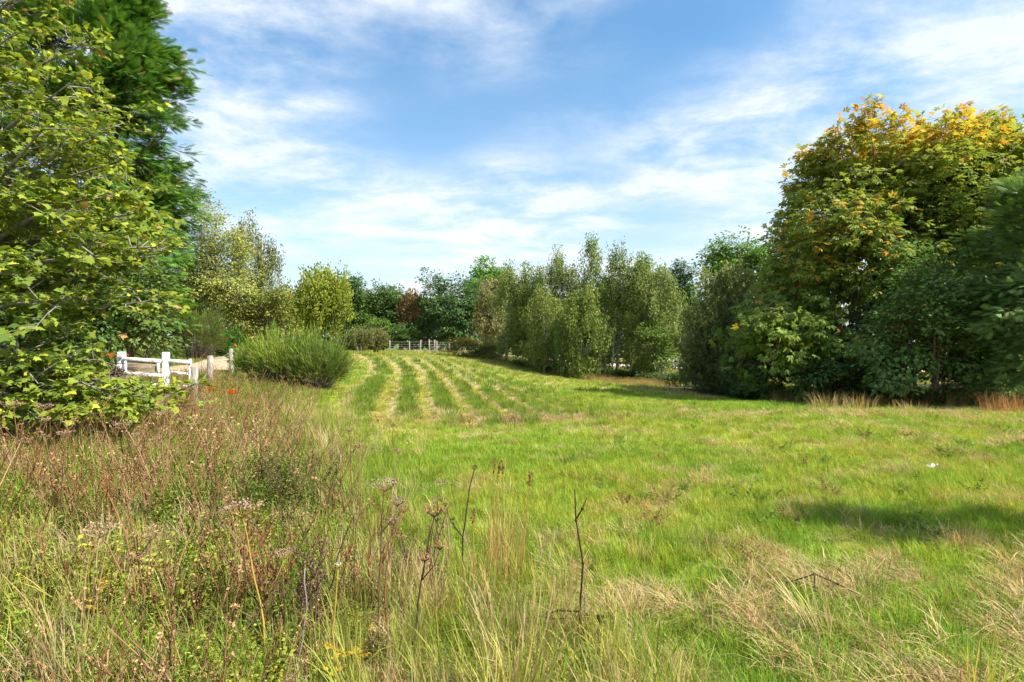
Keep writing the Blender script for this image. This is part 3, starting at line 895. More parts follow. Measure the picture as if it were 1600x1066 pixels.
# --- the big horse chestnut on the right
B = at(1420, 21.0)
def chest_col(P, col, r, ci):
    n = fbm(P[:, 0] * .45 + P[:, 1] * .2, P[:, 2] * .45, 401)
    hgt = sstep(4.5, 10.0, P[:, 2])
    clump_pick = r.random(ci.max() + 1)[ci]
    yel = np.clip(.25 * sstep(1.5, 6, P[:, 2]) + .9 * (n - .45) + .35 * hgt, 0, 1) * (.4 + .6 * r.random(len(P)))
    col = lerp(col, np.array([.32, .30, .04]), yel * .95)
    left = np.exp(-(((P[:, 0] - 10.6) / 1.5) ** 2 + ((P[:, 2] - 5.2) / 1.3) ** 2))
    low = np.exp(-(((P[:, 0] - 8.6) / 1.6) ** 2 + ((P[:, 2] - 2.2) / .9) ** 2)) * .5
    po = sstep(6.6, 10.6, P[:, 2] + 2.4 * (n - .5)) * .60 + left * .34 + low * .22 + .015
    orange = (.35 * clump_pick + .65 * r.random(len(P))) < po
    oc = lerp(np.array([.36, .15, .02]), np.array([.42, .30, .035]), r.random(len(P)) ** .6)
    return np.where(orange[:, None], oc, col)
tree('horse_chestnut_tree', 'big horse chestnut with orange-tipped yellow-green crown on the right', B,
     [lob(1290, 1660, 146, 470, 21, B, 4.6), lob(1262, 1430, 172, 330, 20.4, B, 2.2), lob(1400, 1640, 158, 330, 20.4, B, 2.6), lob(1180, 1420, 300, 520, 20, B, 3.2, -.6), lob(1205, 1420, 225, 440, 20.3, B, 3.0, -.4), lob(1120, 1330, 430, 600, 19.5, B, 2.6, -1.0),
      lob(1400, 1700, 230, 560, 20, B, 4.2, -.6), lob(1300, 1600, 420, 640, 20, B, 3.4, -.6), lob(1130, 1300, 480, 632, 19.2, B, 2.0, -1.2), lob(1240, 1420, 500, 640, 19, B, 2.0, -1.2)],
     .2, 2300, 18, .5, ((.05, .10, .02), (.15, .205, .035), (.30, .16, .04)), 11, 'che', 'broad', .34, 6.5, colfn=chest_col, zmin=.5, bumps=11, limb_n=26, twig_r=.018)
# dark evergreen shrubs in front of it
B = at(1450, 16.6)
tree('elder_shrub', 'dark green elder shrub under the right side of the big chestnut', B,
     [lob(1360, 1540, 350, 600, 16.8, B, 1.6), lob(1330, 1460, 480, 642, 16.4, B, 1.2), lob(1430, 1600, 450, 645, 16.3, B, 1.2), lob(1480, 1640, 520, 645, 15.8, B, 1.0)],
     .13, 620, 26, .36, ((.05, .10, .025), (.12, .19, .05), (.2, .13, .05)), 12, 'leaf', 'broad', .10, 4.0, stems=4, cat='shrub', lmat=M_LEAF_GLOSSY, bark=M_BARK_RED, zmin=.1, bumps=12)
B = at(1300, 18.0)
tree('bramble_bush', 'low dark bramble bush under the left boughs of the chestnut', B,
     [lob(1210, 1330, 540, 634, 18.3, B, 1.1), lob(1300, 1400, 550, 636, 17.8, B, 1.0), lob(1120, 1230, 545, 622, 20.3, B, 1.1, 2.0)],
     .13, 240, 24, .34, ((.03, .065, .018), (.07, .115, .03), (.2, .10, .04)), 13, 'leaf', 'broad', .05, 1.2, stems=4, cat='shrub', zmin=.05)
B = at(1640, 15.2)
tree('cypress_tree', 'feathery grey-green cypress at the right edge of the picture', B,
     [lob(1560, 1760, 250, 480, 15.2, B, 1.5), lob(1530, 1750, 380, 630, 15.0, B, 1.7)],
     .28, 420, 26, .5, ((.06, .11, .035), (.13, .20, .055), (.14, .16, .05)), 14, 'fro', 'conifer', .15, 5.4, lmat=M_NEEDLE, bark=M_BARK_RED, zmin=.2)
# conifer outside the picture on the right: only its shadow is seen
B = np.array([12.6, 1.7, float(H(12.6, 1.7))])
tree('spruce_tree', 'tall narrow conifer right of the view whose shadow crosses the grass', B,
     [(0, 0, 2.8, 1.9, 1.5, 2.6), (0, 0, 6.0, 1.2, .9, 2.8), (0, 0, 8.6, .6, .5, 2.1)],
     .4, 150, 16, .42, ((.03, .07, .03), (.06, .11, .04), (.08, .08, .03)), 15, 'fro', 'conifer', .14, 8.8, lmat=M_NEEDLE, zmin=.2)

# --- rounded grey willow left of the chestnut
B = at(1128, 26.5)
tree('sallow_tree', 'rounded grey-green willow bush between the birches and the chestnut', B,
     [lob(1072, 1192, 414, 560, 26.5, B, 1.7), lob(1060, 1160, 490, 622, 26.2, B, 1.5), lob(1110, 1215, 470, 625, 26.3, B, 1.5), lob(1066, 1200, 540, 628, 26.0, B, 1.3)],
     .14, 1000, 26, .36, ((.075, .105, .032), (.17, .19, .07), (.26, .22, .07)), 16, 'leaf', 'up', .10, 3.4, stems=5, zmin=.1, bumps=14)
# --- trees behind, right of the middle
for i, (px, x0, x1, y0, y1, d, cols, lab, sd_) in enumerate((
        (1150, 1085, 1215, 338, 520, 44, G_MID, 'tall green tree rising behind the rounded willow bush', 21),
        (1065, 1035, 1095, 396, 540, 58, G_DARK, 'dark tree in the gap between birches and willow', 22),
        (1010, 985, 1045, 398, 520, 62, G_MID, 'leafy green tree top showing just above the right-hand birches', 23),
        (1240, 1190, 1300, 330, 520, 40, G_MID, 'green tree half hidden behind the left flank of the chestnut', 24))):
    B = at(px, d)
    tree('background_tree', lab, B, [lob(x0, x1, y0, y1, d, B), lob(x0 + 10, px + 12, y0 + 25, y1 + 30, d, B), lob(px - 20, x1 + 12, y0 + 40, y1 + 20, d, B)],
         .26, 560, 22, .6, cols, sd_, 'leaf', 'broad', .2, bumps=11, group='trees behind the birches')

# --- birches
birch = [  # px, base d, left, right, top, bottom of crown, label
    (790, 47.5, 776, 822, 405, 545, 'leftmost slender birch of the row, beside the golden bush', 31),
    (828, 46.5, 806, 852, 402, 548, 'second birch from the left in the birch row', 32),
    (868, 45, 842, 895, 386, 552, 'birch with thin olive crown left of the tallest birch', 33),
    (921, 44, 893, 952, 368, 560, 'tallest birch with a pointed crown in the middle of the row', 34),
    (962, 42.5, 938, 996, 377, 565, 'tall birch just right of the tallest one', 35),
    (1000, 41, 972, 1034, 386, 570, 'broad drooping birch towards the right of the row', 36),
    (1034, 40, 1010, 1062, 416, 560, 'rightmost and lowest of the birches, next to the green sapling', 37),
    (905, 40.5, 876, 945, 440, 575, 'shorter birch in front of the tallest one', 38),
    (850, 43, 822, 880, 445, 560, 'short dark birch in front of the left birches', 39)]
for (px, d, x0, x1, y0, y1, lab, sd_) in birch:
    B = at(px, d)
    w_ = (x1 - x0)
    hh_ = y1 - y0
    tree('birch_tree', lab, B, [lob(x0 + w_ * .12, x1 - w_ * .12, y0 - 4, y0 + hh_ * .45, d, B, 1.1), lob(x0 - 16, x1 + 12, y0 + hh_ * .15, y0 + hh_ * .6, d, B, 1.6), lob(x0 - 10, x1 + 18, y0 + hh_ * .35, y0 + hh_ * .85, d, B, 1.6), lob(x0 - 12, x1 + 12, y0 + hh_ * .6, y1 + 22, d, B, 1.4)],
         .13 if sd_ % 2 else .145, 520, 31, .62, [((.08, .115, .025), (.19, .22, .06), (.34, .28, .06)), ((.085, .125, .03), (.185, .22, .065), (.32, .28, .07)), ((.07, .11, .022), (.155, .19, .045), (.3, .25, .05))][sd_ % 3], sd_, 'leaf', 'birch', .10, bark=M_BARK_BIRCH, group='birches beyond the field edge', bumps=[7, 10, 13][sd_ % 3], zmin=.55, limb_n=12, twig_r=.009, twig_bark=M_BARK_RED)
for i in range(7):
    px = [898, 936, 948, 955, 912, 988, 876][i]; d = 40.4 + [0, 0, .6, .2, 1, .3, .8][i]
    B = at(px, d)
    root = tag(empty('birch_sapling', B), ['thin pale sapling stem left under the shorter birch', 'pale leaning stem among the birch trunks', 'pale stem second of a close pair of birch trunks',
          'pale stem at the right of the close pair of trunks', 'thin stem behind the shorter birch', 'thin stem under the broad drooping birch', 'thin stem left of all the pale trunks'][i], 'sapling', 'thin stems under the birches')
    s = np.linspace(0, 1, 6)[:, None]; ln = R.normal(0, .25)
    P_ = np.c_[ln * s[:, 0], R.normal(0, .1) * s[:, 0], -.1 + 3.2 * s[:, 0]]
    V, T = tube(P_, np.linspace(.075, .03, 6), 6); mesh_obj('trunk', V, T, M_BARK_BIRCH, root, smooth=True)
    n_ = 160
    LPp = P_[R.integers(3, 6, n_)] + R.normal(0, .35, (n_, 3))
    V, T, c = stamp(LV, LT, LPp, frames(R.normal(0, 1, (n_, 3)), R.normal(0, 1, (n_, 3))), R.uniform(.09, .16, n_), lerp(np.array(G_BIRCH[0]), np.array(G_BIRCH[1]), R.random(n_)))
    mesh_obj('crown', V, T, M_LEAF, root, c)
B = at(1030, 38.5)
tree('hawthorn_sapling', 'fresh green hawthorn at the right end of the birch row', B, [lob(990, 1062, 498, 585, 38.5, B, 1.2)], .15, 150, 24, .42,
     ((.06, .105, .02), (.13, .18, .04), (.3, .28, .08)), 41, 'leaf', 'broad', .07, zmin=.6, stems=3)
B = at(885, 41)
tree('willow_shrub', 'pale green shrub below the short birch in front', B, [lob(862, 908, 522, 588, 41, B, .9)], .14, 110, 22, .4,
     ((.07, .12, .035), (.15, .21, .07), (.25, .24, .08)), 42, 'leaf', 'up', .06, zmin=.3, stems=3, cat='shrub')
# low hedge under the birches
for i, (px, d, w_, h_, lab) in enumerate(((830, 45, 1.6, .8, 'dark low hedge shrub under the left birches'), (872, 43.5, 1.5, .75, 'dark low hedge shrub below the third birch'),
        (925, 42, 1.7, .7, 'dark low hedge shrub beneath the tallest birch'), (975, 40.5, 1.6, .7, 'dark low hedge shrub beneath the broad birch'), (1022, 37.5, 1.5, .75, 'dark low hedge shrub below the green hawthorn'),
        (1060, 33.0, 1.4, .8, 'low dark shrub left of the rounded willow'))):
    B = at(px, d)
    tree('hedge_shrub', lab, B, [(0, 0, h_ * .5, w_, .6, h_ * .55)], .13, 90, 22, .26, ((.03, .06, .018), (.07, .105, .03), (.16, .11, .04)), 50 + i, 'leaf', 'broad', .05, .6, stems=3, cat='shrub', group='low hedge under the birches', zmin=.05)

# --- the far middle
for i, (nm, px, d, lobs, leaf, cols, lab, st, npc) in enumerate((
        ('broadleaf_tree', 545, 66, [(528, 572, 434, 545)], .24, G_DARK, 'dark tree behind the right edge of the yellow-green tree', 'broad', 220),
        ('broadleaf_tree', 598, 69, [(562, 642, 442, 545), (585, 640, 470, 548)], .24, G_DARK, 'dark rounded tree left of the orange tree', 'broad', 300),
        ('broadleaf_tree', 706, 66, [(665, 765, 425, 545), (655, 700, 415, 540), (690, 768, 450, 548), (655, 740, 470, 548)], .26, ((.032, .075, .024), (.085, .14, .045), (.16, .17, .06)), 'big dark green tree behind the wire fence', 'broad', 520),
        ('broadleaf_tree', 752, 74, [(715, 795, 409, 520)], .30, ((.06, .14, .02), (.13, .24, .035), (.2, .24, .05)), 'bright green tree crown rising behind the big dark tree', 'broad', 260),
        ('olive_birch', 768, 56, [(742, 796, 428, 540)], .18, ((.12, .125, .045), (.22, .20, .085), (.3, .2, .08)), 'olive drooping tree between the big dark tree and the birches', 'birch', 260),
        ('beech_tree', 640, 67, [(618, 668, 457, 520), (628, 668, 490, 545)], .2, ((.13, .085, .035), (.22, .13, .05), (.30, .19, .04)), 'small russet-orange tree standing behind the wire fence', 'birch', 190),
        ('green_shrub', 580, 65, [(540, 622, 492, 546)], .2, ((.05, .10, .02), (.12, .19, .03), (.2, .2, .05)), 'mid green shrub in front of the dark rounded tree', 'broad', 220),
        ('green_shrub', 625, 65, [(605, 660, 500, 546)], .2, ((.035, .075, .02), (.07, .12, .03), (.2, .2, .05)), 'dark shrub under the russet tree', 'broad', 150),
        ('brown_shrub', 560, 47, [(533, 580, 524, 552)], .13, ((.075, .09, .03), (.14, .145, .05), (.2, .13, .08)), 'greyish brown scrub left at the top of the mown rows', 'up', 130),
        ('brown_shrub', 585, 49, [(570, 603, 524, 551)], .13, ((.085, .09, .035), (.16, .15, .055), (.2, .13, .08)), 'brown scrub beside the first far fence post', 'up', 110))):
    B = at(px, d)
    tree(nm, lab, B, [lob(q[0] - 4, q[1] + 4, q[2] - (8 if 'shrub' not in nm else 2), q[3], d, B) for q in lobs], leaf * 1.15, int(npc * 1.7), 22, .6 if 'shrub' not in nm else .42, cols, 60 + i, 'leaf', st, .16, cat='shrub' if 'shrub' in nm else 'tree', zmin=.2, bumps=11, stems=1 if 'shrub' not in nm else 3)
B = at(742, 49)
def gold(P, col, r, ci):
    k = sstep(.9, 1.9, P[:, 2] - B[2] + r.normal(0, .2, len(P)))
    return lerp(col, lerp(np.array([.36, .22, .05]), np.array([.30, .17, .07]), sstep(-3.4, -1.6, P[:, 0])), k * .85)
tree('golden_bush', 'low mounded bush with golden brown top at the field edge', B, [lob(694, 762, 526, 562, 49, B, 1.5), lob(735, 800, 528, 570, 48.5, B, 1.5)], .14, 300, 26, .32,
     ((.06, .085, .02), (.13, .14, .03), (.3, .2, .05)), 75, 'leaf', 'broad', .05, 1.2, stems=4, cat='shrub', zmin=.05, colfn=gold)

# --- left background
B = at(492, 35)
tree('field_maple', 'yellow-green upright tree behind the broom bushes', B, [lob(445, 542, 424, 530, 35, B, 1.9), lob(470, 546, 440, 548, 35, B, 1.6), lob(440, 500, 465, 545, 34.6, B, 1.4)], .16, 640, 26, .5,
     ((.10, .14, .02), (.23, .25, .04), (.34, .28, .05)), 81, 'leaf', 'up', .14, stems=2, zmin=.3, bumps=13)
B = at(408, 33)
tree('weeping_birch', 'weeping birch silhouetted behind the grey hawthorn', B, [lob(362, 420, 322, 480, 33, B, 1.4), lob(392, 448, 372, 500, 33, B, 1.3)], .12, 320, 28, .6,
     ((.07, .09, .03), (.15, .16, .06), (.26, .2, .07)), 82, 'leaf', 'birch', .14, bark=M_BARK_BIRCH, zmin=.5, bumps=12)
B = at(425, 30)
tree('hazel_bush', 'yellowish bushy shrub between the hawthorn and the yellow-green tree', B, [lob(378, 470, 440, 545, 30, B, 1.6), lob(350, 420, 455, 548, 29.5, B, 1.4)], .15, 330, 22, .42,
     ((.07, .10, .02), (.20, .20, .05), (.34, .24, .06)), 83, 'leaf', 'broad', .1, stems=4, zmin=.2)
B = at(325, 29.5)
tree('hawthorn_tree', 'grey lichened hawthorn with sparse olive leaves behind the track', B, [lob(262, 385, 288, 470, 29.5, B, 1.8), lob(280, 400, 400, 520, 29, B, 1.7), lob(262, 345, 330, 520, 29.5, B, 1.6)], .135, 640, 30, .56,
     ((.11, .14, .03), (.26, .27, .06), (.36, .27, .10)), 84, 'leaf', 'broad', .16, bark=M_BARK_GREY, stems=2, zmin=.4, limb_n=22, twig_r=.022, bumps=14)
B = at(150, 24.5)
tree('cedar_tree', 'tall dense dark green conifer towering behind the sycamore', B,
     [(.0, 0, 5.0, 3.7, 3.6, 3.6), (0, 0, 8.6, 3.9, 3.5, 3.4), (-.15, 0, 12.2, 3.3, 2.8, 3.2), (-.5, 0, 15.2, 2.2, 1.9, 2.6), (-.7, 0, 17.6, 1.0, .9, 1.6)],
     .43, 1900, 17, .62, ((.038, .095, .015), (.09, .17, .024), (.17, .15, .04)), 85, 'fro', 'conifer', .4, 17, lmat=M_NEEDLE, bark=M_BARK_RED, zmin=1.2, bumps=16, limb_n=24)
for i, (px, x0, x1, y0, y1, d, cols, lab) in enumerate((
        (25, -40, 90, 330, 590, 17.5, G_DARK, 'dark shady holly bush deep behind the sycamore at the left edge'),
        (125, 60, 190, 370, 560, 19, G_DARK, 'dark laurel mass behind the sycamore boughs'),
        (215, 160, 285, 390, 548, 20.5, ((.045, .08, .02), (.10, .14, .035), (.2, .13, .06)), 'shaded green thicket left of the hawthorn'),
        (-60, -160, 20, 300, 600, 15.5, G_DARK, 'dark thicket at the far left edge of the view'))):
    B = at(px, d)
    tree('understory_bush', lab, B, [lob(x0, x1, y0, y1, d, B, 1.5), lob(x0, (x0 + x1) / 2 + 20, (y0 + y1) / 2, y1 + 20, d, B, 1.2), lob((x0 + x1) / 2 - 20, x1, (y0 + y1) / 2 - 30, y1 + 15, d, B, 1.2)],
         .16, 260, 22, .45, cols, 90 + i, 'leaf', 'broad', .1, stems=3, cat='shrub', group='dark thicket behind the sycamore', zmin=.15)

# far wood that reads as one mass
r = np.random.default_rng(99)
parts = []
for (u0, u1, d, htop, nn) in ((380, 700, 78, 8.0, 11000), (700, 1060, 84, 9.5, 12000), (1060, 1700, 72, 8.5, 10000), (-250, 400, 52, 6.5, 10000)):
    u = r.uniform(u0, u1, nn); dd = d + r.uniform(-4, 6, nn)
    x = (u - 800) / F * dd
    hmax = htop * (.62 + .5 * fbm(x * .22, dd * .05, 301, 3))
    z = H(x, dd) + hmax * (r.random(nn) ** .6)
    P_ = np.c_[x, dd, z] + r.normal(0, .3, (nn, 3))
    cc = lerp(np.array([.06, .095, .02]), np.array([.14, .17, .035]), np.clip(r.random(nn) * .4 + 1.2 * (fbm(x * .35, z * .4, 302) - .3), 0, 1))
    parts.append(stamp(LV * np.array([1.5, 1, 1]), LT, P_, frames(sph(r, nn), np.array([0, -.4, 1.0]) + r.normal(0, .5, (nn, 3))), r.uniform(.35, .75, nn), cc))
V, T, c = join(parts)
tag(mesh_obj('distant_wood', V, T, M_LEAF, None, c), 'far dark wood closing the view behind the nearer trees', 'woodland', kind='stuff')

# --- the sycamore overhanging from the left
base = np.array([-8.7, 8.3, float(H(-8.7, 8.3))])
root = tag(empty('sycamore_tree', base), 'sycamore with big lobed yellow-green leaves reaching in from the left', 'tree')
ss = np.linspace(0, 1, 10)[:, None]
TR = np.c_[np.zeros(10), np.zeros(10), np.linspace(-.2, 8.2, 10)] + np.cumsum(R.normal(0, .05, (10, 3)) * np.array([1, 1, 0]), axis=0)
TRr = np.linspace(.26, .05, 10); TRr[0] = .34
V, T = tube(TR, TRr, 10); mesh_obj('trunk', V, T, M_BARK_SYC, root, smooth=True)
targets = [(300,330,8.0),(292,400,8.5),(345,388,9.0),(285,470,8.0),(245,250,8.0),(195,150,8.0),(150,70,8.4),(100,-60,8.4),(262,300,7.0),(185,400,6.7),(70,200,6.7),
    (150,560,7.6),(270,628,7.6),(190,622,7.1),(60,600,6.7),(95,480,6.4),(25,50,7.0),(205,330,9.5),(120,250,9.5),(60,100,9.3),(245,440,9.5),(50,350,9.2),
    (130,330,6.6),(20,300,6.6),(110,130,7.3),(205,210,7.2),(160,470,7.6),(-40,180,6.8),(30,430,6.4),(30,545,6.8),(120,600,7.2),(60,-20,8.0),(20,-120,7.6),(-60,400,7.2),(235,365,7.4),(170,265,8.4), (250,190,9.4), (10,640,6.4),(230,645,7.6),(120,645,7.0),(60,655,6.6),(180,640,7.8),(285,640,8.4)]
Lp, Ld, Ln, Lc = [], [], [], []
for i, (u, v, d) in enumerate(targets):
    u = u - (48 if v < 590 else 15) * min(1.0, max(0.0, (u - 120) / 100))
    tgt = pt(u, v, d) - base
    hst = np.clip(tgt[2] * .62 + .2 - .12 * np.hypot(tgt[0], tgt[1]), .7, 6.5)
    st = np.array([np.interp(hst, TR[:, 2], TR[:, j]) for j in range(3)])
    s = np.linspace(0, 1, 9)[:, None]
    L = np.linalg.norm(tgt - st)
    Bp = st * (1 - s) + tgt * s + np.array([0, 0, 1]) * np.sin(s * np.pi) * L * .09 + np.cumsum(R.normal(0, .035, (9, 3)), axis=0) * np.sin(s * np.pi)
    br = np.interp(s[:, 0], [0, 1], [.018 + .011 * L, .006])
    parts = [tube(Bp, br, 6)]
    nsub = int(7 + L * 2.4)
    for q in range(nsub):
        f = R.uniform(.28, 1.0) ** .8
        o = np.array([np.interp(f, s[:, 0], Bp[:, j]) for j in range(3)])
        ow = o + base
        if 165 < 800 + F * ow[0] / ow[1] < 345 and 520 < 533 - F * (ow[2] - CZ) / ow[1] < 588: continue
        ax = unit(tgt - st)
        sd_ = R.normal(0, 1, 3) * np.array([1, 1, .38]); sd_ = unit(sd_ + ax * .5 + np.array([0, 0, .06]))
        l2 = R.uniform(.35, 1.0) * (1.15 - .5 * f)
        e = o + sd_ * l2 + np.array([0, 0, -.06 * l2])
        m_ = (o + e) / 2 + R.normal(0, .03, 3) + np.array([0, 0, .05 * l2])
        parts.append(tube(np.array([o, m_, e]), [.010, .007, .003], 4, False))
        nt_ = R.integers(4, 7)
        for w in range(nt_):
            g = R.uniform(.25, 1.0)
            a0 = o * (1 - g) + e * g + np.array([0, 0, .05 * l2]) * math.sin(g * 3.14)
            t2 = unit(sd_ * .7 + R.normal(0, .7, 3) * np.array([1, 1, .4])); l3 = R.uniform(.10, .30)
            b0 = a0 + t2 * l3
            parts.append(tube(np.array([a0, b0]), [.004, .002], 3, False))
            nl = R.integers(5, 9)
            hue = R.random()
            for z_ in range(nl):
                h = R.uniform(.3, 1.1)
                stalk = R.normal(0, 1, 3) * np.array([1, 1, .25]); stalk = unit(stalk + t2 * .6)
                Lp.append(a0 + t2 * l3 * h + stalk * .045 + np.array([0, 0, .01])); Ld.append(stalk + np.array([0, 0, -.28])); Ln.append(np.array([0, 0, 1.0]) + R.normal(0, .5, 3) + np.array([.2, -.1, 0])); Lc.append(hue)
    V, T, _ = join(parts)
    mesh_obj('branch', V, T, M_BARK_SYC, root, smooth=True)
Lp, Ld, Ln, Lc = map(np.array, (Lp, Ld, Ln, Lc))
nL = len(Lp)
hn = fbm((Lp[:, 0] + 20) * .7, Lp[:, 2] * .7, 501)
tt_ = np.clip(.25 + Lc * .5 + 1.1 * (hn - .5) + R.normal(0, .22, nL), 0, 1)
lc = lerp(np.array([.05, .095, .018]), np.array([.22, .26, .028]), tt_)
yl = R.random(nL) < .05; lc[yl] = np.array([.42, .40, .045])
bl = R.random(nL) < .02; lc[bl] = np.array([.28, .16, .06])
lc = lc * R.uniform(1.1, 1.75, (nL, 1))
ls = R.uniform(.045, .118, nL)
Fm = frames(Ld, Ln)
Wp = Lp + base
px_l = 800 + F * Wp[:, 0] / Wp[:, 1]; py_l = 533 - F * (Wp[:, 2] - CZ) / Wp[:, 1]
clear = (px_l > 165) & (px_l < 345) & (py_l > 526) & (py_l < 592)
vis = ~clear & (px_l > 2) & (px_l < 400) & (py_l > 2) & (py_l < 700)
size = np.where(vis, ls / Wp[:, 1] * (1 + .0 * px_l), 0)
front = np.argsort(-size)[:300]
bins = np.digitize(tt_[front], [.25, .42, .6, .8])
lmesh = []
for bi in range(5):
    cc = lerp(np.array([.05, .095, .018]), np.array([.22, .26, .028]), (bi + .4) / 5) * 1.45
    lmesh.append(make_mesh('leaf', SYC + np.random.default_rng(bi).normal(0, .022, SYC.shape), SYC_T, M_LEAF, np.broadcast_to(cc, (15, 3))))
lmesh.append(make_mesh('leaf', SYC, SYC_T, M_LEAF, np.broadcast_to(np.array([.42, .40, .045]), (15, 3))))
for j, i in enumerate(front):
    o = bpy.data.objects.new('leaf', lmesh[5 if yl[i] else bins[j]])
    COL.objects.link(o); o.parent = root
    m4 = Matrix.Identity(4)
    for a in range(3):
        for b_ in range(3): m4[a][b_] = Fm[i][a][b_] * ls[i]
        m4[a][3] = Lp[i][a]
    o.matrix_local = m4
rest = ~clear; rest[front] = False
V, T, c = stamp(SYC, SYC_T, Lp[rest], Fm[rest], ls[rest], lc[rest])
tag(mesh_obj('foliage', V, T, M_LEAF, root, c), kind='stuff')
print('SYCAMORE LEAVES', nL)

# ------------------------------------------------------------------ white gate
def thing(name, label, cat, loc, rz=0.0, group=None):
    return tag(empty(name, loc, rz), label, cat, group)
def part(name, VT, mat, parent, smooth=False, tint=None):
    return mesh_obj(name, VT[0], VT[1], mat, parent, tint, smooth)
def place(o, loc=(0, 0, 0), rot=(0, 0, 0)):
    o.location = loc; o.rotation_euler = rot
    return o
gd_ = 12.9
gl = pt(190, 550, gd_); gr_ = pt(299, 562, gd_ + .35)
gb = np.array([gl[0], gl[1], float(H(gl[0], gl[1]))])
ang = math.atan2(gr_[1] - gl[1], gr_[0] - gl[0])
gate = thing('gate', 'old white-painted wooden gate with a weathered brown board beside the track', 'gate', gb, ang)
gate.scale = (np.linalg.norm((gr_ - gl)[:2]) / 1.59, 1, 1)
zt = gl[2] - gb[2]
sl = -.07                                    # the rails sag towards the right
part('post', box(-.075, .075, -.08, .08, -.2, zt, .012), M_PAINT, gate)
part('post', box(.93, 1.07, -.08, .08, -.2, zt - .01, .012), M_PAINT, gate)
part('post', box(1.53, 1.59, -.035, .035, -.2, zt - .17, .01), M_PAINT, gate)
def rail(x0, x1, z0, z1, y0, y1, mat, name='rail', bev=.006, tilt=None):
    V, T = box(x0, x1, y0, y1, z0, z1, bev)
    V[:, 2] += (V[:, 0] - x0) * (sl if tilt is None else tilt)
    return part(name, (V, T), mat, gate)
rail(.078, .927, zt - .19, zt - .115, -.125, -.02, M_PAINT)
rail(1.073, 1.60, zt - .245, zt - .17, -.07, .03, M_PAINT)
board = rail(.16, .897, zt - .42, zt - .205, -.10, -.065, M_OLDWOOD, 'board')
rail(.093, .157, zt - .45, zt - .203, -.115, -.055, M_PAINT, 'batten')
rail(.835, .895, zt - .47, zt - .262, -.137, -.102, M_PAINT, 'batten', tilt=0)
rail(.10, .95, zt - .52, zt - .445, -.135, -.06, M_PAINT)
rail(.095, 1.52, zt - .76, zt - .67, -.12, -.07, M_PAINT)
rail(1.12, 1.52, zt - .50, zt - .44, -.055, -.02, M_PAINT, tilt=-.12)
V, T = box(.10, 1.05, -.068, -.035, zt - 1.0, zt - .93, .005); V[:, 2] += (V[:, 0] - .1) * .42
part('brace', (V, T), M_PAINT, gate)
V, T = box(-.05, .07, -.15, -.092, zt - .12, zt - .10, .003); part('hinge', (V, T), M_BARK, gate)
# ball of dead leaves on the hanging side of the gate
r = np.random.default_rng(610)
c0 = pt(184, 586, 12.65)
clump = thing('dead_leaf_clump', 'dark brown clump of dead leaves hanging at the left gate post', 'leaf clump', (c0[0], c0[1], c0[2] - .17))
n = 420
P_ = sph(r, n) * (r.random(n) ** .4)[:, None] * np.array([.14, .12, .18]) + np.array([0, 0, .17])
V, T, c = stamp(LV * np.array([1.5, 1, 1]), LT, P_, frames(sph(r, n), sph(r, n)), r.uniform(.03, .07, n), lerp(np.array([.05, .035, .03]), np.array([.15, .11, .09]), r.random(n)))
part('leaves', (V, T), M_DRY, clump, tint=c)
V, T = tube(np.array([(0, 0, -.6), (.03, 0, -.1), (0, 0, .2)]), [.012, .01, .006], 5); part('stem', (V, T), M_BARK, clump)

# ------------------------------------------------------------------ fences
def post_mesh(h, w, r):
    V, T = box(-w / 2, w / 2, -w / 2, w / 2, -.3, h, w * .12)
    top = V[:, 2] > h * .5
    V[top, :2] += r.normal(0, .02, 2); V[top, 2] += V[top, 0] * r.uniform(-.2, .2)
    return V, T
r = np.random.default_rng(611)
fp = [pt(302, 572, 12.4), pt(328, 556, 15.0), pt(362, 545, 20.0), pt(372, 541, 26), pt(378, 539, 33)]
b0 = np.array([fp[0][0], fp[0][1], float(H(fp[0][0], fp[0][1]))])
tf = thing('post_fence', 'row of short weathered posts with wire along the sandy track', 'fence', b0)
tops = []
for i, p in enumerate(fp):
    z = float(H(p[0], p[1])); h = max(.55, p[2] - z)
    o = part('post', post_mesh(h, .12, r), M_POST, tf)
    o.location = (p[0] - b0[0], p[1] - b0[1], z - b0[2]); tops.append(np.array([p[0] - b0[0], p[1] - b0[1], z - b0[2] + h]))
for hh_ in (.12, .42):
    for a, b_ in zip(tops[:-1], tops[1:]):
        q = np.linspace(0, 1, 5)[:, None]
        L = a * (1 - q) + b_ * q - np.array([0, .065, hh_]) - np.array([0, 0, .04]) * np.sin(q * np.pi)
        part('wire', tube(L, np.full(5, .004), 4, False), M_WIRE, tf)
fpx = [(609, 60.6), (640, 60.8), (657, 61), (671, 60.2), (679, 61.5), (682.5, 60.6), (702, 61), (724, 61.5), (748, 61.5)]
b0 = at(640, 61); ff = thing('wire_fence', 'stock wire fence with pale posts at the top of the field', 'fence', b0)
tops = []
for px, d in fpx:
    q = at(px, d); h = r.uniform(1.05, 1.3)
    o = part('post', post_mesh(h, .115, r), M_POST, ff); o.location = tuple(q - b0)
    if px not in (682.5,): tops.append(q - b0)
for hh_ in (.25, .5, .75, 1.0):
    for a, b_ in zip(tops[:-1], tops[1:]):
        L = np.array([a, (a + b_) / 2, b_]) + np.array([0, -.085, hh_])
        part('wire', tube(L, np.full(3, .008), 4, False), M_WIRE, ff)

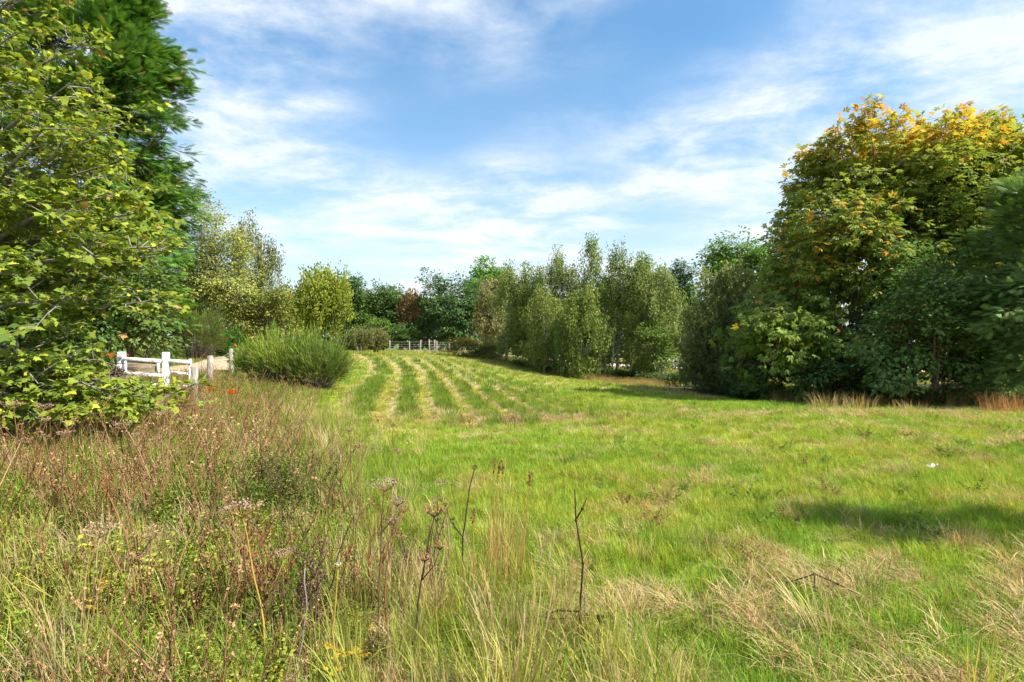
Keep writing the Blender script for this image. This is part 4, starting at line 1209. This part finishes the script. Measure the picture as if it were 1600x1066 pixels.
# ------------------------------------------------------------------ broom bushes
def broom(label, px, d, w, h, n, cols, seed, lean=(0, 0), group=None, brown=.1):
    r = np.random.default_rng(seed); B = at(px, d)
    root = thing('broom_bush', label, 'shrub', B, group=group)
    a = r.uniform(0, 6.28, n); rad = np.sqrt(r.random(n))
    p0 = np.stack([np.cos(a) * rad * w * .32, np.sin(a) * rad * w * .28, np.full(n, -.03)], -1)
    ph = r.uniform(.25, 1.0, n) ** .6
    tipr = w * (.35 + .65 * rad)
    p3 = np.stack([np.cos(a) * tipr + lean[0], np.sin(a) * tipr * .8 + lean[1], h * (1.06 - .50 * rad ** 2) * ph * (.55 + .75 * vnoise(a * 2.6, rad * 3.5, seed))], -1) + r.normal(0, .11, (n, 3))
    mid = p0 * .45 + p3 * .55 + np.array([0, 0, .10]) * h
    # woody lower stems
    k = r.random(n) < .12
    V, T = twig_batch(p0[k], mid[k] * .6 + p0[k] * .4, mid[k], .012, .005)
    part('stems', (V, T), M_BARK, root)
    # whippy green shoots: each main shoot carries upright side shoots
    A, Bm, C_ = [], [], []
    side = 5
    f = r.uniform(.0, 1.0, (n, side))
    for j in range(side):
        st = mid * (1 - f[:, j:j + 1]) + p3 * f[:, j:j + 1]
        up = unit(p3 - mid) + r.normal(0, .34, (n, 3)) + np.array([0, 0, .45])
        L = r.uniform(.10, .40, n)[:, None]
        A.append(st); C_.append(st + unit(up) * L); Bm.append(st + unit(up + r.normal(0, .15, (n, 3))) * L * .5)
    A, Bm, C_ = map(np.concatenate, (A, Bm, C_))
    A[:, 2] = np.maximum(A[:, 2], 0.02)
    sd_ = unit(np.cross(C_ - A, r.normal(0, 1, A.shape))) * .0065
    m = len(A)
    V = np.stack([A - sd_, A + sd_, Bm - sd_, Bm + sd_, C_], 1).reshape(-1, 3)
    T = (np.array([(0, 1, 3), (0, 3, 2), (2, 3, 4)])[None] + (np.arange(m) * 5)[:, None, None]).reshape(-1, 3)
    nz = vnoise(A[:, 0] * 2.0 + 40, A[:, 2] * 2.0 + A[:, 1] * 1.5 + 40, seed)
    c = lerp(np.array(cols[0]), np.array(cols[1]), np.clip(nz * .9 + r.normal(0, .15, m), 0, 1))
    dd = r.random(m) < brown * (1.6 - 1.2 * np.clip(A[:, 2] / h, 0, 1)); c[dd] = np.array([.13, .095, .06])
    part('shoots', (V, T), M_BLADE, root, tint=np.repeat(c, 5, axis=0))
    return root
BR = ((.085, .17, .018), (.29, .37, .05))
broom('low round broom bush at the left end of the bright green clump', 408, 17.5, .75, 1.35, 700, BR, 701, group='broom clump by the field edge')
broom('broad bright green broom bush in the middle of the clump', 450, 17.0, 1.05, 1.55, 1300, BR, 702, group='broom clump by the field edge', brown=.16)
broom('dark-based broom bush at the right end of the clump', 500, 16.6, .85, 1.5, 1100, ((.08, .16, .02), (.24, .34, .045)), 703, group='broom clump by the field edge', brown=.28)
broom('tall broom bush leaning over the track below the hawthorn', 308, 27.0, 1.25, 2.5, 1300, ((.09, .15, .025), (.22, .28, .05)), 704, (.3, 0), brown=.25)
broom('small yellowish broom beside the track bend', 350, 31.0, .95, 1.6, 700, ((.12, .16, .03), (.27, .29, .07)), 705, brown=.2)
B = at(373, 20.5)
tree('dwarf_conifer', 'small dense dark green conifer beside the broom clump', B, [(0, 0, .75, .38, .38, .75)], .13, 110, 18, .16, ((.03, .09, .015), (.07, .17, .02), (.1, .14, .03)), 706, 'fro', 'conifer', .04, 1.2, lmat=M_NEEDLE, cat='shrub', zmin=.1)

# ------------------------------------------------------------------ montbretia (orange flowers, strap leaves)
def strap_plant(name, label, B, nleaf, L, cols, nfl, seed, flower=(.75, .12, .01), group=None, cat='flower'):
    r = np.random.default_rng(seed); root = thing(name, label, cat, B, group=group)
    parts = []
    for i in range(nleaf):
        a = r.uniform(0, 6.28); l = L * r.uniform(.6, 1.1); s = np.linspace(0, 1, 5)
        out = np.array([math.cos(a), math.sin(a), 0]); ln = r.uniform(.2, .9)
        P_ = out * (.05 * r.random() + l * ln * s[:, None] ** 1.7 * .8) + np.array([0, 0, 1]) * (l * (s - .25 * ln * s ** 2.5))[:, None]
        sd_ = np.array([-out[1], out[0], 0]) * .012; w = np.array([.8, 1, .9, .6, .05])[:, None]
        V = np.concatenate([P_ - sd_ * w, P_ + sd_ * w]); T = []
        for j in range(4): T += [(j, j + 1, j + 6), (j, j + 6, j + 5)]
        parts.append((V, np.array(T), lerp(np.array(cols[0]), np.array(cols[1]), r.random()) ))
    V, T, c = join(parts); part('leaves', (V, T), M_BLADE, root, tint=c)
    for i in range(nfl):
        a = r.uniform(0, 6.28); tip = np.array([math.cos(a) * L * .45, math.sin(a) * L * .45, L * r.uniform(.85, 1.1)])
        st = tube(np.array([(0, 0, 0), tip * np.array([.4, .4, .75]), tip]), [.006, .005, .003], 4, False)
        o = part('flower_stem', st, M_BLADE, root, tint=np.broadcast_to(np.array([.12, .18, .04]), (len(st[0]), 3)))
        n = 26
        Pp = tip + np.array([math.cos(a), math.sin(a), .1]) * r.uniform(-.14, .08, (n, 1)) + r.normal(0, .02, (n, 3))
        V, T, c = stamp(LV * np.array([1.3, 1, 1]), LT, Pp, frames(sph(r, n), sph(r, n)), r.uniform(.03, .055, n), np.array(flower) * r.uniform(.7, 1.15, (n, 1)))
        tag(part('petals', (V, T), M_BLADE, o, tint=c), kind='stuff')
    return root
MG = ((.09, .19, .025), (.19, .30, .05))
for i, (px, py, d, lab) in enumerate(((85, 617, 8.6, 'orange montbretia in the shade below the sycamore'), (182, 555, 17.2, 'orange montbretia left of the white gate on the bank'), (208, 556, 17.6, 'orange montbretia just behind the top rail of the gate'),
        (370, 541, 19.2, 'orange montbretia beside the small dark conifer'), (362, 608, 9.6, 'red-orange montbretia among the weeds below the posts'))):
    p = pt(px, py, d); g = float(H(p[0], p[1]))
    strap_plant('montbretia', lab, (p[0], p[1], g), 26, max(.5, min(p[2] - g, 1.0)), MG, 2, 720 + i, group='montbretia flowers')

# ------------------------------------------------------------------ dead hogweed and other stalks in the foreground
def umbel_plant(label, top, basepx, d, rad, col, hcol, seed, rays=15, branches=0, name='dead_hogweed', group=None, headless=False, thick=.006):
    r = np.random.default_rng(seed)
    tp = pt(top[0], top[1], d); bs = at(basepx, d + r.uniform(-.05, .05))
    root = thing(name, label, 'dead plant', bs, group=group)
    t = tp - bs; s = np.linspace(0, 1, 8)[:, None]
    P_ = t * s + np.array([r.normal(0, .03), r.normal(0, .03), 0]) * np.sin(s * np.pi) + r.normal(0, .004, (8, 3)); P_[0, 2] -= .04
    V, T = tube(P_, np.linspace(thick, thick * .55, 8), 6)
    k = .8 + .4 * r.random(len(V))[:, None]
    part('stalk', (V, T), M_DRY, root, True, np.array(col) * k)
    def head(o, ax, R0):
        parts = []; seeds = []
        for i in range(rays):
            a = i / rays * 6.28 + r.normal(0, .2); q = R0 * math.sqrt(r.uniform(.08, 1))
            e = o + np.array([math.cos(a) * q, math.sin(a) * q, R0 * r.uniform(.42, .62)]) + ax * .01
            m_ = (o + e) / 2 + np.array([math.cos(a), math.sin(a), 0]) * .012
            V, T = tube(np.array([o, m_, e]), [.0022, .0016, .0012], 3, False); parts.append((V, T, np.array(col) * 1.1))
            n = 11
            seeds.append(e + r.normal(0, 1, (n, 3)) * np.array([.013, .013, .006]) * (R0 / .1))
        V, T, c = join(parts); h = part('umbel', (V, T), M_DRY, root, tint=c)
        S_ = np.concatenate(seeds); n = len(S_)
        V, T, c = stamp(LV * np.array([1.6, 1, 1]), LT, S_, frames(sph(r, n), sph(r, n)), r.uniform(.007, .014, n) * (R0 / .1) ** .5, np.array(hcol) * r.uniform(.6, 1.2, (n, 1)))
        part('seeds', (V, T), M_DRY, h, tint=c)
    if not headless: head(P_[-1], unit(t), rad)
    for b in range(branches):
        f = r.uniform(.45, .85); o = P_[int(f * 7)]; a = r.uniform(0, 6.28) if b else (0.2 if r.random() < .5 else 2.9)
        L = r.uniform(.12, .24); e = o + np.array([math.cos(a) * L * .55, math.sin(a) * L * .4, L * .9])
        V, T = tube(np.array([o, (o + e) / 2 + np.array([math.cos(a), 0, 0]) * .02, e]), [thick * .55, thick * .45, thick * .3], 5)
        part('side_stalk', (V, T), M_DRY, root, True, np.broadcast_to(np.array(col), (len(V), 3)))
        if not headless: head(e, np.array([0, 0, 1.0]), rad * r.uniform(.45, .7))
    return root
ST_Y = (.36, .25, .05); ST_B = (.17, .10, .055); ST_D = (.055, .035, .028); ST_R = (.25, .11, .05); HD_T = (.38, .25, .15); HD_P = (.38, .25, .18)
GH = 'dead hogweed stalks in the foreground'
umbel_plant('tall dead hogweed with a wide pinkish tan seed head and yellow-brown stalk', (380, 808), 416, 2.85, .095, ST_Y, HD_P, 801, 18, 1, group=GH)
umbel_plant('dead hogweed with pale flat seed head on a straw stalk at lower left', (155, 840), 162, 3.1, .09, (.34, .25, .14), HD_T, 802, 16, 0, group=GH)
umbel_plant('dead hogweed with two pale heads left of the big pinkish one', (238, 842), 222, 3.0, .075, (.25, .14, .07), HD_T, 803, 15, 1, group=GH)
umbel_plant('dark-headed hogweed in the middle of the stalks with bronze stem', (600, 768), 590, 2.95, .075, ST_B, (.32, .22, .17), 804, 14, 2, group=GH)
umbel_plant('blackish stalk with small rusty head right of the dark-headed hogweed', (677, 808), 643, 2.9, .06, ST_D, (.42, .20, .10), 805, 12, 2, group=GH)
umbel_plant('straw yellow straight stalk with tiny pale head near the lower centre', (528, 885), 522, 2.7, .015, ST_Y, (.5, .5, .5), 806, 7, 0, group=GH)
umbel_plant('thin bronze stalk leaning right between the two dark hogweeds', (628, 800), 612, 2.95, .03, ST_R, (.35, .2, .12), 807, 9, 0, group=GH)
umbel_plant('dead hogweed with loose brown head behind the rusty one', (690, 762), 700, 3.9, .05, (.3, .22, .12), (.3, .22, .14), 808, 11, 1, group=GH)
umbel_plant('silvery grey dry stalk beside the yellow-brown hogweed', (474, 890), 462, 2.8, .02, (.26, .22, .2), (.3, .2, .15), 809, 6, 0, group=GH, headless=True)
umbel_plant('dark stalk with two thin prongs among the tall grass', (738, 735), 722, 3.7, .025, ST_D, ST_B, 810, 7, 2, group=GH)
for i, (tx, ty, bx, d, rd, lab) in enumerate(((260, 655, 275, 5.6, .10, 'flat tan hogweed head leaning right below the gate'), (190, 672, 196, 5.4, .10, 'flat pinkish hogweed head under the sycamore bough'), (22, 640, 18, 5.6, .10, 'pale hogweed head at the left edge below the leaves'),
        (68, 642, 40, 5.5, .08, 'hogweed head on a slanting stalk at the left edge'), (105, 683, 110, 5.0, .07, 'small tan hogweed head between the flat ones'), (305, 660, 296, 7.5, .09, 'brown hogweed head right below the fence posts'),
        (545, 675, 541, 5.2, .045, 'small dark hogweed head standing before the mown rows'), (468, 672, 470, 5.6, .05, 'thin bronze hogweed behind the dark leafy stems'), (560, 700, 552, 4.9, .04, 'little rusty umbel right of the dark leafy stems'), (620, 707, 600, 4.6, .04, 'little orange-brown umbel at the edge of the weeds'))):
    umbel_plant(lab, (tx, ty), bx, d, rd, (.28, .17, .08) if i % 2 else (.22, .12, .06), HD_P if i % 2 else HD_T, 820 + i, 14, 1 if i < 4 else 0, group=GH)

# reddish brown dock and willowherb stems, bunches
def stem_bunch(label, px, d, n, h, spread, col, seed, lean=0.0, name='dead_dock', group=None, fuzz=True, cat='dead plant'):
    r = np.random.default_rng(seed); B = at(px, d); root = thing(name, label, cat, B, group=group)
    for i in range(n):
        a = r.uniform(0, 6.28); p0 = np.array([math.cos(a), math.sin(a) * .6, 0]) * spread * r.random()
        hh = h * r.uniform(.65, 1.08); s = np.linspace(0, 1, 6)[:, None]
        P_ = p0 + np.array([lean + r.normal(0, .14), r.normal(0, .1), 1]) * hh * s + np.array([math.cos(a), math.sin(a), 0]) * .10 * s ** 2 + r.normal(0, .006, (6, 3)); P_[0, 2] = -.04
        parts = []
        V, T = tube(P_, np.linspace(.0055, .002, 6), 4, False); parts.append((V, T, np.array(col) * r.uniform(.6, 1.2)))
        for b in range(r.integers(2, 6)):
            f = r.uniform(.4, .95); o = np.array([np.interp(f, s[:, 0], P_[:, j]) for j in range(3)])
            a2 = r.uniform(0, 6.28); L = r.uniform(.05, .18) * h / .7
            e = o + np.array([math.cos(a2) * .5, math.sin(a2) * .5, .85]) * L
            V, T = tube(np.array([o, (o + e) / 2, e]), [.0024, .0018, .001], 3, False); parts.append((V, T, np.array(col) * r.uniform(.6, 1.2)))
            if fuzz:
                m = 12; q = o + (e - o) * r.random((m, 1)) + r.normal(0, .006, (m, 3))
                parts.append(stamp(LV * np.array([1.4, 1, 1]), LT, q, frames(sph(r, m), sph(r, m)), r.uniform(.008, .018, m), np.array(col) * r.uniform(.8, 1.9, (m, 1))))
        V, T, c = join(parts); part('stem', (V, T), M_DRY, root, tint=c)
    return root
RB = (.20, .085, .04); DB = (.12, .07, .045)
docks = [(130, 4.6, 9, .72, RB, 'russet dock bunch left of the middle of the weeds'), (178, 4.4, 10, .75, RB, 'dense russet dock bunch above the pale flat seed heads'), (75, 5.4, 7, .7, RB, 'russet dock bunch near the left edge'),
    (235, 5.6, 7, .7, (.22, .12, .06), 'brown dock bunch below the gate'), (330, 7.2, 8, .75, RB, 'reddish dock bunch below the fence posts'), (385, 8.2, 8, .85, (.2, .10, .05), 'slanting brown dock bunch in front of the broom'),
    (425, 9.0, 8, .95, (.22, .12, .06), 'tall brown dock bunch below the broom bushes'), (305, 9.5, 7, .8, (.24, .13, .07), 'brown stems beside the nearest fence post'), (415, 3.1, 12, .55, RB, 'thick bunch of red-brown stems around the yellow-brown hogweed stalk'),
    (455, 3.0, 10, .6, DB, 'dark brown stem bunch right of the yellow-brown hogweed'), (490, 3.2, 8, .6, DB, 'dark branching stems in the middle foreground'), (350, 3.0, 7, .5, RB, 'low russet stems left of the pinkish seed head'),
    (270, 3.1, 6, .5, (.24, .13, .06), 'thin brown stems between the pale seed heads'), (555, 3.3, 7, .62, RB, 'russet stems left of the dark-headed hogweed'), (20, 3.4, 8, .5, (.25, .14, .07), 'brown stems in the lower left corner'),
    (95, 3.3, 6, .45, RB, 'low russet stems near the lower left corner'), (450, 5.0, 9, .72, DB, 'dark leafy willowherb stems left part of the dark stand'), (505, 4.9, 9, .75, DB, 'dark leafy willowherb stems right part of the dark stand'),
    (735, 12.0, 8, .32, (.22, .11, .05), 'brown dead weed clump at the near end of the mown rows'), (803, 12.0, 8, .38, (.17, .12, .05), 'brown tuft at the near end of the right-hand rows'), (660, 3.6, 7, .6, DB, 'sparse dark stems right of the rusty seed head')]
for i, (px, d, n, h, col, lab) in enumerate(docks):
    stem_bunch(lab, px, d, n, h, .14 if d < 6 else .22, col, 850 + i, .12 if 7 < d < 10 else .0, group='dead stem bunches in the rough grass')

# the dark broken stem on the open grass and the bent one at the right
def stick(label, chains, d, seed):
    r = np.random.default_rng(seed)
    b = at(chains[0][0][0], d); root = thing('broken_stem', label, 'dead plant', b)
    for ci, (pts_, nm, rad) in enumerate(((c, 'stalk' if i == 0 else 'side_stalk', .0065 if i == 0 else .0045) for i, c in enumerate(chains))):
        Pp = np.array([pt(u, v, d + dd) for (u, v, dd) in pts_]) - b
        V, T = tube(Pp, np.linspace(rad, rad * .5, len(Pp)), 6)
        part(nm, (V, T), M_DRY, root, True, np.broadcast_to(np.array([.05, .028, .022]), (len(V), 3)))
        for q in Pp[1:-1]:
            V = SPH_V * .010 + q; part('node', (V, SPH_T), M_DRY, root, True, np.broadcast_to(np.array([.06, .035, .025]), (len(V), 3)))
    return root
def _ico():
    import bmesh
    bm = bmesh.new(); bmesh.ops.create_icosphere(bm, subdivisions=1, radius=1.0)
    V = np.array([v.co[:] for v in bm.verts]); T = np.array([[v.index for v in f.verts] for f in bm.faces]); bm.free()
    return V, T
SPH_V, SPH_T = _ico()
stick('upright dark broken stem with a bent side branch on the open grass',
      [[(913, 1012, 0), (906, 955, 0), (911, 880, 0), (900, 813, 0), (898, 765, 0)], [(900, 812, 0), (910, 795, .02), (917, 778, .03)], [(906, 956, 0), (872, 954, .05), (832, 966, .1), (812, 967, .12)],
       [(906, 956, 0), (903, 985, .0), (904, 1006, 0)], [(840, 962, .1), (862, 967, .06), (884, 967, .03)]], 3.0, 901)
stick('dark bent stem lying over the grass on the right',
      [[(1254, 945, -.05), (1230, 911, 0), (1273, 897, .02), (1310, 913, .0), (1346, 932, -.05)], [(1273, 897, .02), (1272, 918, 0), (1271, 935, 0)]], 3.55, 902)

# tall tan grass tussocks and dry tufts
def tussock(label, px, d, n, h, spread, cols, seed, w=.005, heads=0, lean=.22, name='grass_tussock', group=None):
    r = np.random.default_rng(seed); B = at(px, d); root = thing(name, label, 'grass', B, group=group)
    parts = []
    for i in range(n):
        a = r.uniform(0, 6.28); p0 = np.array([math.cos(a), math.sin(a), 0]) * spread * math.sqrt(r.random())
        hh = h * r.uniform(.4, 1.0); s = np.linspace(0, 1, 5)[:, None]; ln = abs(r.normal(lean, lean * .6)); az = a + r.normal(0, .6)
        out = np.array([math.cos(az), math.sin(az), 0])
        P_ = p0 + out * hh * ln * s ** 1.8 * 1.3 + np.array([0, 0, 1]) * hh * (s - .30 * ln * s ** 2.2); P_[0, 2] = -.03
        sd_ = unit(np.cross(out, [0, 0, 1]) + out * r.normal(0, .6)) * w * r.uniform(.6, 1.2) / 2
        ww = np.array([1, 1, .8, .5, .05])[:, None]
        V = np.concatenate([P_ - sd_ * ww, P_ + sd_ * ww]); T = []
        for j in range(4): T += [(j, j + 1, j + 6), (j, j + 6, j + 5)]
        parts.append((V, np.array(T), lerp(np.array(cols[0]), np.array(cols[1]), r.random()) * r.uniform(.8, 1.15)))
    V, T, c = join(parts); part('blades', (V, T), M_BLADE, root, tint=c)
    for i in range(heads):
        x_ = r.normal(0, spread * .6); hh = h * r.uniform(.95, 1.18); ln = r.normal(.03, .05)
        P_ = np.array([(x_, 0, 0), (x_ + ln * hh * .4, 0, hh * .5), (x_ + ln * hh, .01, hh)])
        V, T = tube(P_, [.0032, .0028, .0018], 4, False); o = part('flower_stem', (V, T), M_BLADE, root, tint=np.broadcast_to(np.array([.42, .25, .08]), (len(V), 3)))
        m = 40; u = r.random((m, 1)); q = P_[2] * np.ones((m, 1)) + np.array([ln, 0, 1]) * (u - .5) * .10 + r.normal(0, .004, (m, 3))
        V, T, c = stamp(LV, LT, q, frames(np.array([0, 0, 1.0]) + r.normal(0, .35, (m, 3)), sph(r, m)), r.uniform(.012, .022, m), np.array([.26, .12, .06]) * r.uniform(.7, 1.3, (m, 1)))
        part('seed_head', (V, T), M_DRY, o, tint=c)
    return root
TT = ((.42, .28, .10), (.58, .45, .22))
tussock('tall amber grass tussock with seed heads in the middle foreground', 785, 3.75, 130, .72, .13, ((.40, .24, .07), (.52, .38, .16)), 920, .0045, 4, .12)
tussock('smaller amber tussock left of the tall one', 748, 3.6, 80, .5, .10, TT, 921, .0045, 1, .16)
for i, (px, d, n, h, sp_, lab) in enumerate(((1240, 5.25, 110, .22, .12, 'pale dry tuft on the green grass right of centre'), (1502, 4.55, 110, .26, .12, 'pale dry tuft in front of the shadow at right'), (1005, 4.2, 90, .22, .10, 'dull straw tuft right of the broken stem'),
        (1290, 15.5, 160, .55, .45, 'tall straw grass clump at the foot of the chestnut'), (1345, 14.9, 120, .55, .4, 'leaning straw grass clump before the dark shrubs'), (1560, 13.8, 150, .62, .4, 'rusty tall grass clump at the right edge'), (1592, 13.4, 120, .6, .35, 'rusty tall grass at the right frame edge'),
        (1420, 14.2, 110, .35, .4, 'short straw grass along the dark shrubs'), (790, 6.1, 70, .22, .12, 'pale tuft on the green grass behind the amber tussock'), (680, 3.2, 60, .45, .10, 'straw tussock between the hogweed stalks'),
        (1100, 3.3, 120, .24, .2, 'matted straw heap in the near right grass'), (980, 3.2, 100, .22, .18, 'matted straw heap right of the broken stem foot'), (1170, 3.9, 100, .2, .18, 'matted brown straw above the near heap'))):
    rust = 'rusty' in lab
    tussock(lab, px, d, n, h, sp_, ((.40, .19, .08), (.52, .30, .13)) if rust else TT, 930 + i, .005 if d < 8 else .009, 0, .28 if 'matted' not in lab else .75, group='dry grass tufts')

# yellow ragwort-like leaves
def yellow_plant(label, px, py, d, seed):
    r = np.random.default_rng(seed); p = pt(px, py, d); g = at(px, d); root = thing('yellowing_weed', label, 'weed', g, group='yellowing weeds')
    h = max(.12, p[2] - g[2])
    V, T = tube(np.array([(0, 0, -.03), (.01, 0, h * .5), (0, 0, h)]), [.005, .004, .003], 5); part('stem', (V, T), M_BLADE, root, tint=np.broadcast_to(np.array([.3, .28, .06]), (len(V), 3)))
    for i in range(5):
        a = r.uniform(0, 6.28); o = np.array([0, 0, h * r.uniform(.5, 1)]); L = r.uniform(.05, .09); dv = np.array([math.cos(a), math.sin(a), .3])
        m = 9; u = np.linspace(.15, 1, m)[:, None]; q = o + dv * L * u
        sg = np.where(np.arange(m) % 2, 1, -1)[:, None]
        V, T, c = stamp(LV * np.array([1.1, 1, 1]), LT, q, frames(dv + sg * np.array([-math.sin(a), math.cos(a), 0]) * 1.0, np.array([0, 0, 1.0]) + r.normal(0, .3, (m, 3))), (.026 * (1.2 - u[:, 0] * .6)), np.array([.5, .33, .03]) * r.uniform(.75, 1.15, (m, 1)))
        part('leaf', (V, T), M_BLADE, root, tint=c)
yellow_plant('yellow-leaved weed under the pale flat seed head', 150, 910, 2.95, 951)
yellow_plant('bright yellow-leaved weed near the bottom centre', 548, 1000, 2.65, 952)
yellow_plant('yellow leaf spray between the brown stems at bottom centre', 520, 1012, 2.6, 953)

# dried thistle head and a white scrap on the grass
b = at(937, 3.05); root = thing('thistle_head', 'small dark dried thistle head right of the broken stem', 'dead plant', b)
V, T = tube(np.array([(0, 0, -.02), (.005, 0, .06), (0, 0, .12)]), [.004, .003, .003], 5); part('stem', (V, T), M_DRY, root, tint=np.broadcast_to(np.array([.1, .06, .04]), (len(V), 3)))
r = np.random.default_rng(960); n = 70
V, T, c = stamp(LV, LT, sph(r, n) * .014 + np.array([0, 0, .135]), frames(sph(r, n) + np.array([0, 0, .3]), sph(r, n)), r.uniform(.014, .028, n), np.array([.05, .03, .02]) * r.uniform(.6, 1.4, (n, 1)))
part('seed_head', (V, T), M_DRY, root, tint=c)
b = at(1455, 7.6); u, v = np.meshgrid(np.linspace(-1, 1, 7), np.linspace(-1, 1, 5))
zz = .06 + .02 * np.sin(u * 3.1 + v) + .018 * np.cos(v * 4 - u * 2)
i_ = np.arange(35).reshape(5, 7); q = np.stack([i_[:-1, :-1], i_[:-1, 1:], i_[1:, 1:], i_[1:, :-1]], -1).reshape(-1, 4)
M_SCRAP = noise_mat('white_paper', (.7, .7, .7), (.8, .8, .8), 20, 3, .7, bump=0)
o = mesh_obj('paper_scrap', np.c_[(u * .06 * (1 - .2 * v)).ravel(), (v * .03).ravel(), zz.ravel()], q, M_SCRAP, None); o.location = tuple(b)
md = o.modifiers.new('thickness', 'SOLIDIFY'); md.thickness = .002
tag(o, 'small white scrap lying on the grass at right', 'litter')

# ------------------------------------------------------------------ parked car and bungalow glimpsed behind the trees
def lathe_wheel(rad, w):
    th = np.linspace(0, 2 * np.pi, 21)[:-1]; prof = [(rad * .6, -w / 2), (rad * .92, -w / 2), (rad, -w * .3), (rad, w * .3), (rad * .92, w / 2), (rad * .6, w / 2)]
    V = np.array([(p * math.cos(a), y, p * math.sin(a)) for p, y in prof for a in th]); T = []
    for i in range(5):
        for j in range(20):
            k = (j + 1) % 20; T += [(i * 20 + j, i * 20 + k, i * 20 + 20 + k), (i * 20 + j, i * 20 + 20 + k, i * 20 + 20 + j)]
    return V, np.array(T)
M_CAR = noise_mat('silver_car_paint', (.62, .65, .68), (.66, .69, .72), 3, 2, .25, bump=0, spec=.6)
M_GLASS = noise_mat('dark_car_glass', (.03, .035, .04), (.04, .045, .05), 3, 2, .08, bump=0, spec=.8)
M_TYRE = noise_mat('tyre_rubber', (.02, .02, .02), (.04, .04, .04), 20, 3, .9, bump=0)
M_RIM = noise_mat('alloy_rim', (.4, .4, .42), (.5, .5, .52), 8, 2, .35, bump=0, spec=.6)
B = at(1072, 53.5); car = thing('parked_car', 'silver car parked on the road behind the rounded willow', 'car', B + np.array([0, 0, .07]), math.radians(-8))
prof = [(-2.1, .32), (-2.15, .62), (-2.05, .86), (-1.2, .95), (-.55, 1.42), (.75, 1.46), (1.55, 1.05), (2.05, .95), (2.12, .6), (2.1, .32)]
ys = [(-.86, .0), (-.80, 1.0), (.80, 1.0), (.86, 0.0)]
V = []
for (x_, z_) in prof:
    for (y_, f_) in ys:
        tum = .14 if z_ > 1.0 else 0
        V.append((x_, y_ * (1 - tum) , z_ if f_ else max(.32, z_ - .05)))
V = np.array(V); T = []
for i in range(len(prof) - 1):
    for j in range(3):
        a = i * 4 + j; T += [(a, a + 1, a + 5), (a, a + 5, a + 4)]
for j0, order in ((0, 1), (3, -1)):
    c_ = len(V); V = np.concatenate([V, [[0, ys[j0][0], .6]]])
    for i in range(len(prof)):
        a, b_ = i * 4 + j0, ((i + 1) % len(prof)) * 4 + j0; T.append((a, b_, c_)[::order])
part('body', (V, np.array(T)), M_CAR, car)
for y_ in (-.838, .838):
    s_ = 1 if y_ > 0 else -1
    q = np.array([(-.98, y_ + s_ * .03, .98), (1.2, y_ + s_ * .03, 1.0), (.70, .735 * s_ + s_ * .05, 1.36), (-.50, .735 * s_ + s_ * .05, 1.33)])
    part('side_window', (q, np.array([(0, 1, 2), (0, 2, 3)])), M_GLASS, car)
part('windscreen', (np.array([(-1.17, -.62, .985), (-1.17, .62, .985), (-.60, .58, 1.40), (-.60, -.58, 1.40)]), np.array([(0, 1, 2), (0, 2, 3)])), M_GLASS, car)
part('rear_window', (np.array([(.84, -.58, 1.43), (.84, .58, 1.43), (1.50, .62, 1.10), (1.50, -.62, 1.10)]), np.array([(0, 1, 2), (0, 2, 3)])), M_GLASS, car)
for x_ in (-1.32, 1.32):
    for y_ in (-.80, .80):
        wv = part('wheel', lathe_wheel(.32, .2), M_TYRE, car, True); wv.location = (x_, y_, .32)
        rv = part('rim', lathe_wheel(.20, .21), M_RIM, wv, True)
for y_ in (-.6, .6):
    part('headlight', box(-2.16, -2.10, y_ - .16, y_ + .16, .66, .78, .01), M_RIM, car)

B = np.array([27.0, 50.0, float(H(27.0, 50.0))])
M_HARL = noise_mat('pink_harled_wall', (.62, .52, .46), (.70, .60, .54), 12, 6, .95, bump=.3)
M_ROOF = noise_mat('slate_roof', (.12, .12, .13), (.2, .2, .21), 5, 8, .8, (1, 6, 1), bump=.3)
M_PANE = noise_mat('house_window_glass', (.05, .06, .07), (.08, .09, .1), 3, 2, .1, bump=0, spec=.8)
M_FRAME = noise_mat('white_window_frame', (.75, .75, .75), (.8, .8, .8), 9, 2, .5, bump=0)
hs_ = thing('bungalow', 'pale pinkish bungalow glimpsed through gaps low in the chestnut', 'house', B, math.radians(12))
part('wall', box(-8, 8, -3.5, 3.5, -.5, 2.5), M_HARL, hs_)
Rv = np.array([(-8.4, -4.0, 2.45), (8.4, -4.0, 2.45), (8.4, 4.0, 2.45), (-8.4, 4.0, 2.45), (-8.4, 0, 4.7), (8.4, 0, 4.7), (-8.4, -4.0, 2.3), (8.4, -4.0, 2.3), (8.4, 4.0, 2.3), (-8.4, 4.0, 2.3)])
rf = part('roof', (Rv, np.array([(0, 1, 5), (0, 5, 4), (2, 3, 4), (2, 4, 5), (0, 4, 3), (1, 2, 5), (0, 7, 1), (0, 6, 7), (2, 8, 9), (2, 9, 3), (6, 9, 8), (6, 8, 7), (0, 3, 9), (0, 9, 6), (1, 7, 8), (1, 8, 2)])), M_ROOF, hs_)
part('chimney', box(5.2, 6.0, -.4, .4, 4.0, 5.5, .02), M_HARL, rf)
for x_ in (-6, -2.6, 3.0, 6.2):
    w_ = part('window', box(x_ - .65, x_ + .65, -3.56, -3.503, .8, 2.0, .01), M_FRAME, hs_)
    part('pane', box(x_ - .56, x_ - .03, -3.58, -3.562, .88, 1.92), M_PANE, w_); part('pane', box(x_ + .03, x_ + .56, -3.58, -3.562, .88, 1.92), M_PANE, w_)
part('door', box(-.1, .85, -3.56, -3.503, 0, 2.05, .01), M_ROOF, hs_)
